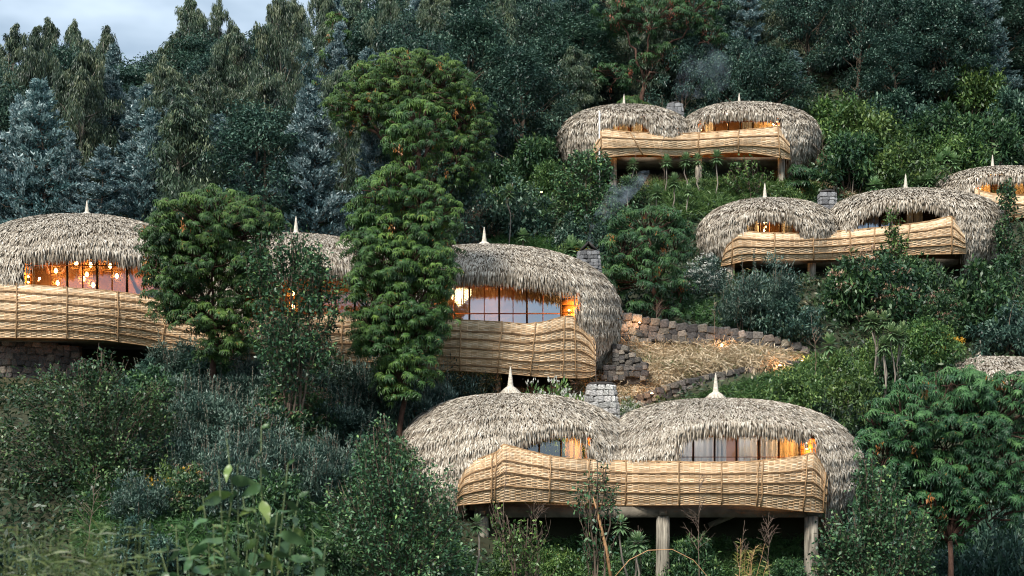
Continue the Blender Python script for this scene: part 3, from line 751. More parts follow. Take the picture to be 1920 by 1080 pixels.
LP = [(143, 494, 63, 'pendant lamp second from the plank end, high in the left window'), (170, 497, 63.6, 'pendant lamp next right of the highest one, left window'), (207, 499, 62.8, 'wide shaded pendant lamp, largest shade in the left window'),
      (105, 508, 62.6, 'pendant lamp nearest the plank wall with its sconce'), (163, 515, 64, 'pendant lamp low in the middle of the left window'), (157, 523, 64.6, 'dim pendant lamp just below another, middle of the left window'),
      (219, 518, 64, 'pendant lamp below the widest shade'), (108, 531, 64.8, 'lowest pendant lamp near the plank wall'), (175, 535, 65, 'lowest pendant lamp in the middle of the left window'), (281, 524, 63, 'pendant lamp at the edge of the round feathery tree'),
      (445, 545, 63, 'pendant lamp glimpsed between the round tree and the leafy tree'), (483, 558, 63, 'pendant lamp seen through the leafy tree, its left side'), (549, 551, 62.8, 'brightest pendant lamp seen through the leafy tree'), (549, 575, 64, 'pendant lamp just under the brightest one behind the leafy tree'), (716, 550, 62.8, 'pendant lamp glimpsed through the tall feathery tree')]
for k, (a_, b_, c_, l_) in enumerate(LP): pendant(a_, b_, c_, l_, big=(k == 2), e=7)
light(100, 520, 65.3, 34, (1, .5, .2), .4); light(250, 520, 65.3, 34, (1, .45, .15), .4); light(600, 540, 65, 44, (1, .45, .15), .4); light(930, 560, 65, 18, (1, .5, .2), .4)
# chandelier of crystal strings
c = P(862, 545, 62.6); ch = empty('chandelier', c); tag(ch, 'glowing crystal chandelier behind the glass of the long lodge', 'chandelier')
MB().tube([c + [0, 0, 0], c + [0, 0, 1.0]], .02, 5).obj('cord', M['black'], ch)
mb = MB()
for k in range(70):
    a = random.uniform(0, 6.28); r_ = .52 * math.sqrt(random.random()); L_ = .25 + .65 * (1 - r_ / .6)
    for q in range(int(L_ / .07)):
        p_ = c + [r_ * math.cos(a), r_ * math.sin(a), .05 - q * .07]; mb.lathe(p_, [(.004, -.02), (.02, 0), (.004, .02)], 4)
mb.obj('bead', M['crystal'], ch)['kind'] = 'stuff'
light(862, 560, 62.6, 40, (1, .65, .25), .2, 'lamp_light')

# ================================================================== villa on the middle right
v3, D3 = villa('thatched_lodge', 'twin domed thatched lodge with a square stone chimney, above big dark shrubs',
  P(1590, 500, 80), [(1434, 123, 135, 380, 446, 500), (1698, 160, 183, 362, 432, 512)],
  [[(1350, 470), (1362, 448), (1378, 434), (1386, 422), (1394, 407), (1418, 399), (1470, 399), (1500, 406), (1510, 434), (1598, 434), (1604, 404), (1620, 388), (1660, 379), (1710, 375), (1755, 378), (1782, 388), (1792, 400),
    (1800, 425), (1812, 445), (1814, 480), (1820, 560), (1340, 560), (1346, 500)]],
  81.5, 4.2, 13, dens=230, sl=.42, sw=.055, bottom=9.6)
spire(v3, 1434, 345, 376, 81.5, 26, 6); spire(v3, 1698, 328, 359, 81.5, 28, 7)
cols3 = [(1360, 462, 1352, 499), (1364, 450, 1356, 498), (1372, 440, 1368, 496), (1384, 431, 1384, 492), (1400, 434, 1400, 489), (1430, 437, 1430, 488), (1500, 438, 1500, 488), (1560, 435, 1560, 487), (1620, 430, 1620, 483), (1680, 424, 1670, 480), (1740, 416, 1730, 477), (1784, 405, 1784, 476), (1792, 414, 1792, 476), (1808, 438, 1812, 475)]
basket(v3, cols3, D3, 79.2, 24, rails=(0, .25, .5, .75, 1), rowh=.075, stake=.26, posts=(1374, 1452, 1526, 1594, 1640, 1700, 1784), railr=.035)
MB().box([P(1375, 0, 79)[0], 79.25, P(0, 494, 79)[2]], [P(1800, 0, 79)[0], 84, P(0, 484, 79)[2]]).obj('floor_slab', M['slab'], v3)
for px_ in (1370, 1522, 1640, 1760): pillar(v3, px_, 494, 0, 16, 78.9)
window(v3, 1390, 1512, 405, 446, 79.8, [1425, 1462], [1443, 1488], [], tw=.09)
window(v3, 1606, 1786, 384, 440, 79.8, [1650, 1692, 1732], [1628, 1672, 1713, 1755], [], tw=.09, sky_=True)
sconce(v3, 1436, 421, 79.6, 16)
curtain(1392, 1423, 408, 446, 80.1, 'white curtain in the smaller window of the middle right lodge'); curtain(1620, 1648, 390, 440, 80.1, 'white curtain left in the wide window of the middle right lodge')
curtain(1466, 1486, 408, 446, 80.1, 'second white curtain beside the mullion, small window, middle right lodge')
curtain(1700, 1730, 390, 440, 80.1, 'white curtain in the right half of the wide window, middle right lodge')
panel(v3, 'interior_wall', (1370, 83.4), (1800, 83.4), M['inner'], 412, 490)
light(1450, 420, 81.3, 14); light(1690, 410, 81.3, 8)
chimney(v3, 1551, 361, 394, 24, 25, 81.0, 'stone_grey', .3)
# ================================================================== topmost villa
v4, D4 = villa('thatched_lodge', 'uppermost twin domed thatched lodge under the dark forest',
  P(1300, 330, 94), [(1170, 123, 128, 207, 268, 322), (1387, 118, 146, 202, 264, 330)],
  [[(1108, 300), (1112, 268), (1126, 250), (1126, 238), (1136, 229), (1150, 221), (1172, 217), (1206, 217), (1220, 226), (1240, 248), (1304, 248), (1310, 226), (1325, 215), (1360, 210), (1410, 209), (1440, 212), (1460, 219), (1466, 238),
    (1478, 255), (1484, 275), (1484, 310), (1480, 380), (1100, 380)]],
  95, 4.2, 14, dens=190, sl=.44, sw=.062, bottom=17.8)
spire(v4, 1170, 178, 204, 95, 20, 8); spire(v4, 1386, 176, 199, 95, 22, 9)
cols4 = [(1114, 268, 1112, 298), (1120, 258, 1118, 298), (1127, 240, 1129, 296), (1145, 244, 1150, 293), (1175, 248, 1200, 289), (1240, 250, 1245, 292), (1280, 251, 1280, 292), (1320, 249, 1320, 289), (1350, 247, 1350, 287), (1385, 245, 1385, 285), (1420, 242, 1420, 288), (1445, 239, 1450, 293), (1460, 236, 1464, 296), (1470, 250, 1475, 298), (1480, 266, 1482, 299)]
basket(v4, cols4, D4, 92.4, 25, rails=(0, .28, .68, 1), rowh=.085, stake=.30, posts=(1127, 1194, 1310, 1385, 1460), railr=.04)
MB().box([P(1135, 0, 92)[0], 92.45, P(0, 300, 92)[2]], [P(1470, 0, 92)[0], 98, P(0, 292, 92)[2]]).obj('floor_slab', M['slab'], v4)
pillar(v4, 1465, 296, 0, 14, 92.0); pillar(v4, 1150, 298, 0, 14, 92.5); pillar(v4, 1310, 298, 0, 14, 92.5)
window(v4, 1142, 1240, 218, 256, 93.2, [1182, 1207], [1160], [], tw=.10, fr='frame_wood')
window(v4, 1312, 1454, 212, 254, 93.2, [1340, 1365, 1388, 1412], [1432], [228], tw=.10, fr='frame_wood')
for a_, b_, l_, m_ in ((1150, 1178, 'white curtain left in the small window of the uppermost lodge', 'curtain'), (1186, 1204, 'white curtain right in the small window of the uppermost lodge', 'curtain'), (1322, 1338, 'narrow white curtain in the wide window of the uppermost lodge', 'curtain'), (1392, 1410, 'white curtain beside the golden one in the uppermost lodge', 'curtain'), (1414, 1452, 'golden lit curtain in the wide window of the uppermost lodge', 'curtain_gold')):
    curtain(a_, b_, 216, 256, 93.5, l_, m_)
panel(v4, 'interior_wall', (1125, 96.8), (1470, 96.8), M['inner'], 228, 296)
plank_panel(v4, (1128, 92.6), (1143, 93.2), 215, 250, 4); plank_panel(v4, (1306, 92.8), (1313, 93.2), 215, 250, 4); plank_panel(v4, (1454, 93.2), (1462, 92.6), 212, 246, 4); plank_panel(v4, (1216, 93.2), (1240, 92.6), 222, 252, 4)
sconce(v4, 1314, 240, 92.7, 20); sconce(v4, 1141, 240, 92.7, 12); sconce(v4, 1456, 232, 92.7, 14); sconce(v4, 1226, 243, 92.7, 14)
light(1432, 235, 94.3, 24, (1, .62, .28)); light(1200, 240, 94.5, 25); light(1350, 235, 94.5, 25)
chimney(v4, 1265, 196, 226, 20, 28, 94.5, 'stone_grey', .34)
# ================================================================== lodge at the right edge, behind
v5, D5 = villa('thatched_lodge', 'single thatched dome with orange window at the frame edge, behind a climbing tree',
  P(1870, 410, 90), [(1861, 115, 170, 322, 372, 420)],
  [[(1824, 352), (1836, 329), (1880, 326), (1940, 328), (1990, 338), (2010, 380), (2010, 450), (1826, 450)]], 91, 4.2, 15, dens=190, sl=.44, sw=.062, bottom=15)
spire(v5, 1861, 292, 318, 91, 20, 10)
basket(v5, [(1828, 352, 1828, 396), (1836, 358, 1836, 402), (1860, 364, 1860, 405), (1920, 367, 1920, 408), (1990, 365, 1990, 408)], D5, 89, 26, rails=(0, .4, 1), rowh=.085, stake=.30, posts=(1836, 1900, 1960), railr=.04)
window(v5, 1834, 1990, 330, 372, 89.4, [1858, 1900, 1940], [1880, 1920], [], tw=.1, fr='frame_wood')
curtain(1837, 1857, 334, 374, 89.7, 'golden curtain beside the plank wall of the edge lodge', 'curtain_gold'); curtain(1901, 1939, 334, 374, 89.7, 'golden curtain at the frame edge in the edge lodge', 'curtain_gold')
panel(v5, 'interior_wall', (1800, 93), (2000, 93), M['inner'], 345, 410)
sconce(v5, 1838, 350, 88.9, 16); light(1850, 350, 90.6, 28, (1, .62, .28)); light(1915, 350, 90.6, 28, (1, .62, .28))
# ================================================================== low thatched roof at the right edge
v6, D6 = villa('thatched_lodge', 'low thatched roof at the frame edge, peeping over the big feathery tree',
  P(1900, 760, 66), [(1840, 90, 230, 672, 760, 790)],
  [[(1895, 745), (1900, 726), (1990, 736), (2050, 760), (2050, 900), (1895, 900)]], 68, 4.0, 16, dens=230, sl=.42, sw=.055, bottom=3)
spire(v6, 1838, 640, 668, 68, 26, 17)
window(v6, 1890, 2040, 722, 790, 65.6, [1930, 1980], [], [], tw=.08); panel(v6, 'interior_wall', (1850, 68.5), (2050, 68.5), M['inner'], 720, 800); light(1915, 740, 66.6, 30)
basket(v6, [(1880, 765, 1880, 830), (1960, 772, 1960, 835), (2060, 770, 2060, 835)], D6, 65.5, 27, rails=(0, .4, 1), rowh=.09, stake=.3, posts=(1900, 1980))

# ------------------------------------------------------------------ retaining walls
def wall(name, label, top, bot, d0, d1, hs, key='stone', thick=.5, cap=False):
    top = np.array(top, float); bot = np.array(bot, float)
    x0, x1 = top[0, 0], top[-1, 0]; n = 60; px = np.linspace(x0, x1, n)
    dd = d0 + (d1 - d0) * (px - x0) / (x1 - x0)
    ty = np.interp(px, top[:, 0], top[:, 1]); by = np.interp(px, bot[:, 0], bot[:, 1])
    A = Pv(px, ty, dd); B = Pv(px, by, dd); B[:, 2] -= .35; bk = np.array([0, thick, 0]); A[:, 2] -= .06
    mb = MB(); i = np.arange(n - 1)
    V = np.concatenate([A, B, A + bk, B + bk])
    mb.add(V, [np.stack([i + n, i + n + 1, i + 1, i], 1), np.stack([i, i + 1, i + 2 * n + 1, i + 2 * n], 1), np.array([[0, 2 * n, 3 * n, n], [n - 1, 2 * n - 1, 4 * n - 1, 3 * n - 1]])])
    org = B[n // 2]
    w = mb.obj(name, M['mortar'], None, origin=org); tag(w, label, 'wall')
    # rows of stones following the top edge
    Lx = A[-1, 0] - A[0, 0]
    zt = lambda x: np.interp(x, A[:, 0], A[:, 2]); zb = lambda x: np.interp(x, B[:, 0], B[:, 2]) + .2; yd = lambda x: np.interp(x, A[:, 0], A[:, 1])
    row = 0; k = 0
    while row < 14:
        h = hs * random.uniform(.85, 1.1); x = A[0, 0] + random.uniform(-hs * .5, 0); any_ = False
        while x < A[-1, 0]:
            l = hs * random.uniform(.85, 1.65); xc = x + l / 2
            z = zt(xc) - k - h / 2 + random.uniform(-.04, .04)
            if z - h * .2 > zb(xc):
                put_stone(w, [xc, yd(xc) - .01 + random.uniform(-.03, .03), z], l * 1.10, .36 * random.uniform(.8, 1.2), h * 1.16, math.atan2(A[-1, 1] - A[0, 1], Lx), key); any_ = True
            x += l
        k += h; row += 1
        if not any_: break
    return w
wall('stone_wall', 'long upper dry stone retaining wall above the dry grass bank',
     [(1150, 575), (1175, 585), (1230, 597), (1290, 606), (1350, 611), (1420, 622), (1480, 637), (1515, 650)], [(1150, 640), (1230, 640), (1300, 645), (1360, 652), (1420, 662), (1470, 674), (1520, 676)], 66.6, 67.0, .33)
wall('stone_wall', 'lower stone retaining wall sloping down behind the nearest lodge roof',
     [(1160, 760), (1200, 738), (1270, 713), (1340, 697), (1420, 683), (1482, 676)], [(1160, 790), (1230, 768), (1290, 748), (1350, 728), (1420, 712), (1482, 696)], 60.6, 64.6, .27)
wall('stone_wall', 'short grey stone ledge beside the long lodge foot',
     [(1132, 684), (1212, 684)], [(1132, 705), (1212, 706)], 61.6, 61.6, .22, 'stone', 1.0)
wall('stone_wall', 'dark stone side wall rising beside the long lodge thatch',
     [(1150, 642), (1168, 645), (1185, 660), (1214, 682)], [(1150, 684), (1214, 686)], 62.4, 62.0, .20)
wall('stone_wall', 'dark block wall beneath the left basket of the long lodge',
     [(-60, 636), (30, 637), (100, 642), (150, 648)], [(-60, 735), (30, 735), (100, 732), (150, 730)], 61.2, 61.2, .27)
wall('stone_wall', 'thin mossy step wall below the lower retaining wall',
     [(1240, 772), (1300, 752), (1370, 733), (1440, 715)], [(1240, 780), (1300, 761), (1370, 742), (1440, 724)], 60.0, 62.4, .3)

# garden spot lamps
def spot(px, py, d, label, e=14):
    c = P(px, py, d); mb = MB(); mb.lathe(c + [0, -.3, -.14], [(.05, 0), (.07, .02), (.08, .10), (.06, .12)], 9)
    mb.tube([c + [0, -.3, -.35], c + [0, -.3, -.12]], .015, 5)
    t = mb.obj('garden_lamp', M['black'], None, origin=c + [0, -.3, -.14]); tag(t, label, 'lamp', 'small garden lamps lighting the stone walls')
    mb = MB(); mb.lathe(c + [0, -.3, -.02], [(.055, 0), (.06, .02), (.03, .04)], 9); mb.obj('bulb', M['spotbulb'], t)
    l = light(px, py, d, e * 1.3, (1, .52, .24), .06, 'lamp_light'); l.location.y -= .38; l.location.z += .08
for a_ in ((1198, 606, 66.3, 'garden lamp glowing on the upper wall beside the thatch', 13), (1352, 650, 66.4, 'garden lamp at the foot of the upper wall, in the grass', 8), (1460, 686, 63.6, 'garden lamp lighting the far end of the lower wall', 8),
           (1502, 677, 65.5, 'garden lamp at the very end of the upper wall', 5), (1221, 738, 60.8, 'garden lamp glowing on the lower wall behind the chimney', 12), (1015, 362, 79, 'lone garden lamp high on the grassy slope', 9)):
    spot(a_[0], a_[1], a_[2], a_[3], a_[4])
# thin white pole before the uppermost lodge
a_, b_ = P(1124, 208, 91.0), P(1124, 392, 91.0)
o = MB().tube([[a_[0], a_[1], float(ground(a_[0], a_[1])) - .2], a_], .055, 8).obj('white_pole', M['white'], None, origin=b_); tag(o, 'thin white pole standing before the uppermost lodge', 'pole')
# ------------------------------------------------------------------ vegetation generators
def limb(a, b, n=7, sag=0., wob=.1, rr=R):
    a = np.asarray(a, float); b = np.asarray(b, float); t = np.linspace(0, 1, n)[:, None]
    L = np.linalg.norm(b - a)
    p = a + (b - a) * t; p[:, 2] += sag * L * np.sin(np.pi * t[:, 0])
    p[1:-1] += rr.normal(0, wob * L / 6, (n - 2, 3))
    return p
def tree_thing(name, label, cat, base, crown_mb, trunk_mb, lm, bm, group=None, crown_name='crown', extra=()):
    t = empty(name, base); tag(t, label, cat, group)
    if trunk_mb is not None and trunk_mb.n: trunk_mb.obj('trunk', M[bm], t, smooth=True)
    c = crown_mb.obj(crown_name, M[lm], t); c['kind'] = 'stuff'
    for nm, mb_, mm in extra:
        o = mb_.obj(nm, M[mm], t); o['kind'] = 'stuff'
    return t
# rosette of drooping compound leaves
def rosette_template(rr, nf=9, nl=3, droop=1.25):
    mb = MB()
    for k in range(nf):
        az = (k + rr.uniform(-.3, .3)) / nf * 2 * np.pi; el0 = rr.uniform(.05, .75)
        dirh = np.array([np.cos(az), np.sin(az), 0]); sd = np.array([-np.sin(az), np.cos(az), 0])
        t = np.linspace(0, 1, nl + 2)[1:]
        L = rr.uniform(.85, 1.1)
        r = L * t * (1 - .18 * droop * t); z = L * (np.sin(el0) * t - (.55 + .45 * el0) * droop * t ** 2)
        P_ = dirh * r[:, None] + np.array([0, 0, 1.]) * z[:, None]
        tg = unit(np.gradient(np.vstack([[0, 0, 0], P_]), axis=0)[1:])
        for sgn in (-1, 1):
            d = unit(tg[:-1] * .8 + sd * sgn * .8 + np.array([0, 0, -.35]))
            leaves(mb, P_[:-1], d, np.cross(d, [0, 0, 1.]) , .27 * (1 - .25 * t[:-1]), .10, .1, .5)
        leaves(mb, P_[1:2], unit(P_[-1:] - P_[1:2]), sd[None], np.linalg.norm(P_[-1] - P_[1]) * 1.25, .17, .12, .55)
        # rachis blade
        leaves(mb, np.zeros((1, 3)), unit(P_[1:2]), sd[None], np.linalg.norm(P_[1]) * 1.5, .17, .12, .4)
    return np.concatenate(mb.v)
_rr = np.random.default_rng(3)
ROS = [rosette_template(_rr) for _ in range(6)]
def rosettes(mb, pos, up, size, tint, rr):
    n = len(pos)
    up = unit(up); a = rr.uniform(0, 2 * np.pi, n)
    ref = unit(np.cross(up, np.where(np.abs(up[:, :1]) < .9, np.array([[1., 0, 0]]), np.array([[0, 1., 0]])))); b2 = np.cross(up, ref)
    ex = ref * np.cos(a)[:, None] + b2 * np.sin(a)[:, None]; ey = np.cross(up, ex)
    which = rr.integers(0, len(ROS), n); size = np.broadcast_to(size, n)
    for k, T in enumerate(ROS):
        s = np.nonzero(which == k)[0]
        if not len(s): continue
        V = (T[None, :, 0, None] * ex[s][:, None] + T[None, :, 1, None] * ey[s][:, None] + T[None, :, 2, None] * up[s][:, None]) * size[s][:, None, None] + pos[s][:, None]
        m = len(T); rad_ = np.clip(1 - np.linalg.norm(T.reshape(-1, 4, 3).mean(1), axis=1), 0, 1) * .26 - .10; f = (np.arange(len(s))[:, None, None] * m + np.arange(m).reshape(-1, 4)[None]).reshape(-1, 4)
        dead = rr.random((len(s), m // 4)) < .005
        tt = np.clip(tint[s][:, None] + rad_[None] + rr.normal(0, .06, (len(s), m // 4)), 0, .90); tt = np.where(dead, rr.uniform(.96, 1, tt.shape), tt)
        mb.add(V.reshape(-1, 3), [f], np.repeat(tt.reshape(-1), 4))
def hagenia(label, lobes, d, base_px, seed, size=.27, clump=.75, dens=1.0, trunk_w=.22, lm='l_hag', flowers=None, base_d=None, group='feathery trees with drooping leaf tufts', inner=.25, orange=.02):
    """lobes: (px, py, rx_px, ry_px, depth offset); crown of umbrella clumps on every lobe"""
    rr = np.random.default_rng(seed); base_d = base_d or d
    bx = (base_px - 960) * base_d / F; bz = float(ground(bx, base_d)); base = np.array([bx, base_d, bz])
    cm = MB(); tm = MB(); fm = MB()
    s = d / F
    allc = []
    for (px, py, rx, ry, do) in lobes:
        c = P(px, py, d + do); a = rx * s; b = ry * s; dp = a * .85
        area = 2 * np.pi * ((a * dp + a * b + dp * b) / 3); n = int(area * .85 / clump ** 2 * dens)
        u = rnd_unit(n * 3); u = u[(u[:, 2] > -.45)][:n]
        q = c + u * np.array([a, dp, b]) * (1 - clump * .5 / max(a, b)) * rr.uniform(.86, 1.05, (len(u), 1))
        allc.append((q, unit(u / np.array([a, dp, b])), c))
        m_ = int(n * inner); ui = rnd_unit(m_) * rr.random((m_, 1)) ** .5 * .75
        allc.append((c + ui * np.array([a, dp, b]), unit(ui + [0, 0, 1.]), c))
    for q, nr, c in allc:
        for k in range(len(q)):
            m = rr.integers(3, 6); cr_ = clump * rr.uniform(.7, 1.15)
            o = rr.normal(0, .42, (m, 2)); rr_ = np.linalg.norm(o, axis=1)
            pos = q[k] + np.stack([o[:, 0] * cr_, o[:, 1] * cr_, -(rr_ ** 2) * cr_ * .45 + rr.normal(0, .05, m)], 1)
            up = unit(np.stack([o[:, 0] * .7, o[:, 1] * .7, np.ones(m)], 1) + nr[k] * .45 + rr.normal(0, .12, (m, 3)))
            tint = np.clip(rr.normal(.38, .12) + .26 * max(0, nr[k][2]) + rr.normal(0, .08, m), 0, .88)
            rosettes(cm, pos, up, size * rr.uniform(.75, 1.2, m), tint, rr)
            if rr.random() < .5:
                tm.tube(limb(q[k] + (c - q[k]) * .55 + [0, 0, -.2], q[k] - [0, 0, .05], 4, 0, .2, rr), np.linspace(.035, .015, 4), 4)
            if rr.random() < orange * 3:   # withered hanging flower heads
                p_ = q[k] + rr.normal(0, .2, 3) + nr[k] * .1 - np.array([0, 0, .28])
                nn = 26; pp = p_ + rr.normal(0, 1, (nn, 3)) * np.array([.07, .07, .13]) * (size / .27)
                leaves(fm, pp, unit(rr.normal(0, .4, (nn, 3)) + [0, 0, -1]), rr.normal(size=(nn, 3)), .15 * size / .27, .05, 0, rr.uniform(0, 1, nn))
    # trunk and limbs
    top = allc[0][2]; top = np.array([P(l[0], l[1], d + l[4]) for l in lobes]).mean(0)
    fork = base + (top - base) * .6
    tm.tube(limb(base - [0, 0, .5], fork, 8, 0, .12, rr), np.linspace(trunk_w, trunk_w * .7, 8), 8)
    for (px, py, rx, ry, do) in lobes:
        c = P(px, py, d + do); e = c - [0, 0, ry * s * .25]
        tm.tube(limb(fork, e, 8, .04, .18, rr), np.linspace(trunk_w * .45, trunk_w * .2, 8), 6)
        for k in range(7):
            u = rnd_unit(1)[0]; u[2] = abs(u[2]) * .8; e2 = c + u * np.array([rx * s, rx * s * .8, ry * s]) * .8
            tm.tube(limb(e + rr.normal(0, .2, 3), e2, 6, .05, .2, rr), np.linspace(trunk_w * .2, .012, 6), 5)
    ex = []
    if fm.n: ex.append(('seed_heads', fm, flowers or 'orange_fl'))
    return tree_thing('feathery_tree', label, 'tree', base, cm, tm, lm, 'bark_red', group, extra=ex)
M['orange_fl'] = leafm('withered_orange_flower', [(0, (.30, .10, .02)), (.5, (.45, .19, .04)), (1, (.34, .15, .06))], objrand=0)

def clumpy(rr, n, env, nclump, cs, flat=.7, taper=False):
    """leaf positions in clumps; env(k)->centres"""
    C = env(nclump); w = rr.integers(0, nclump, n)
    u = rnd_unit(n) * rr.random((n, 1)) ** .45
    sz = (rr.uniform(.6, 1.25, nclump) * (1.2 - .85 * (C[:, 2] / max(C[:, 2].max(), 1)) ** 2 if taper else 1))[w][:, None] * cs
    return C[w] + u * sz * np.array([1, 1, flat]), u, w, C

def proto_euc(seed, H=10., W=2.3):
    rr = np.random.default_rng(seed); mb = MB(); tm = MB()
    def env(k):
        t = rr.random(k) ** .8; z = H * (.16 + .84 * t); r = W * np.clip(np.sin(np.pi * np.clip(.2 + .8 * (1 - t), 0, 1)), .03, 1) ** .75 * (.34 + .66 * (1 - t)) * 1.2 * rr.uniform(.55, 1.25, k)
        a = rr.uniform(0, 2 * np.pi, k); q = rr.random(k) ** .5
        o_ = np.stack([r * q * np.cos(a), r * q * np.sin(a), z], 1)
        o_[:14] = rr.normal(0, .10, (14, 3)) + np.stack([np.zeros(14), np.zeros(14), H * np.linspace(.90, 1.04, 14)], 1)
        for g_ in range(3):      # side leaders
            aa = rr.uniform(0, 6.28); h_ = rr.uniform(.72, .9); o_[14 + g_ * 7:21 + g_ * 7] = np.array([np.cos(aa), np.sin(aa), 0]) * W * rr.uniform(.3, .6) + rr.normal(0, .12, (7, 3)) + np.stack([np.zeros(7), np.zeros(7), H * np.linspace(h_ - .06, h_ + .06, 7)], 1)
        return o_
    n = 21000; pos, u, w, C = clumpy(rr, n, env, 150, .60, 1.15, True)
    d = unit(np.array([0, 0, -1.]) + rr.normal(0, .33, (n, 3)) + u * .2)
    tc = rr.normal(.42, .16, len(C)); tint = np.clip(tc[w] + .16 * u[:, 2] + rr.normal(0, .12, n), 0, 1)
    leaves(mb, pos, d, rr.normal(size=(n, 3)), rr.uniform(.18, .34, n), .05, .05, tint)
    tm.tube(limb([0, 0, -1], [rr.normal(0, .2), rr.normal(0, .2), H * .95], 10, 0, .03, rr), np.linspace(.16, .02, 10), 6)
    for k in range(26):
        c = C[rr.integers(len(C))]; z0 = max(.5, c[2] - rr.uniform(.8, 2)); tm.tube(limb([0, 0, z0], c, 5, .0, .1, rr), np.linspace(.05, .012, 5), 4)
    return mb.data('crown', M['l_euc']), tm.data('trunk', M['bark_pale'], True), H, W
def proto_silver(seed, H=8., W=1.7):
    rr = np.random.default_rng(seed); mb = MB(); tm = MB()
    nb = 150; t = np.sort(rr.random(nb)) ** .9; zb = H * (.10 + .88 * t); az = rr.uniform(0, 2 * np.pi, nb)
    Lb = W * (1 - t) ** .8 * rr.uniform(.25, 1.5, nb) + .12
    P_, D_, T_, S_ = [], [], [], []
    for k in range(nb):
        dirv = unit(np.array([np.cos(az[k]), np.sin(az[k]), rr.uniform(.05, .6)])); a = np.array([0, 0, zb[k]]); b = a + dirv * Lb[k]
        pts = limb(a, b, 5, -.05, .15, rr); tm.tube(pts, np.linspace(.035, .008, 5), 3)
        m = int(50 + 110 * Lb[k] / W); s_ = rr.uniform(.25, 1.05, m)
        p = a + (b - a) * s_[:, None] + rr.normal(0, .10, (m, 3)) * (1.2 - .5 * s_[:, None])
        P_.append(p); D_.append(unit(dirv * .6 + rr.normal(0, .5, (m, 3)) + [0, 0, .45])); tt = rr.normal(.30, .12)
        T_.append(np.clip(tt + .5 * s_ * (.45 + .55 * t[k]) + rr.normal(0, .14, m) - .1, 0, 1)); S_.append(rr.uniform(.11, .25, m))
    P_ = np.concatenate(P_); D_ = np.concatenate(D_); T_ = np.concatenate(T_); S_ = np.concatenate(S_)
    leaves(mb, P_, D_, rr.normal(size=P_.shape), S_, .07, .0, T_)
    tm.tube(limb([0, 0, -1], [0, 0, H], 8, 0, .02, rr), np.linspace(.11, .01, 8), 6)
    return mb.data('crown', M['l_silver']), tm.data('trunk', M['bark'], True), H, W
def proto_dark(seed, H=9., W=2.8, lm='l_dark', n=19000, leaf=(.12, .25), nc=120, cs=.75):
    rr = np.random.default_rng(seed); mb = MB(); tm = MB()
    def env(k):
        t = rr.random(k) ** .75; z = H * (.14 + .80 * t); r = W * np.sqrt(np.clip(1 - (2 * (.12 + .86 * t) - .95) ** 2, .05, 1))
        a = rr.uniform(0, 2 * np.pi, k); q = rr.random(k) ** .38
        return np.stack([r * q * np.cos(a), r * q * np.sin(a), z + rr.normal(0, .3, k)], 1)
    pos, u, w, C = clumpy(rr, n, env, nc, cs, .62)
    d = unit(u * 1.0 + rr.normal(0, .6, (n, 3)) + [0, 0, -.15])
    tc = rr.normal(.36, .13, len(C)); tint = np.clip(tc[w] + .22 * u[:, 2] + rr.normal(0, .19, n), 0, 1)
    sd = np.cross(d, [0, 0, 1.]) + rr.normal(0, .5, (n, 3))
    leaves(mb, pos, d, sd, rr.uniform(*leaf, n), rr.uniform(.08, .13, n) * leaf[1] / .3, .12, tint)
    tm.tube(limb([0, 0, -1], [rr.normal(0, .3), rr.normal(0, .3), H * .8], 9, 0, .06, rr), np.linspace(.2, .04, 9), 6)
    for k in range(24):
        c = C[rr.integers(len(C))]; tm.tube(limb([0, 0, max(.8, c[2] - rr.uniform(1, 2.4))], c, 5, .03, .15, rr), np.linspace(.06, .012, 5), 4)
    return mb.data('crown', M[lm]), tm.data('trunk', M['bark'], True), H, W
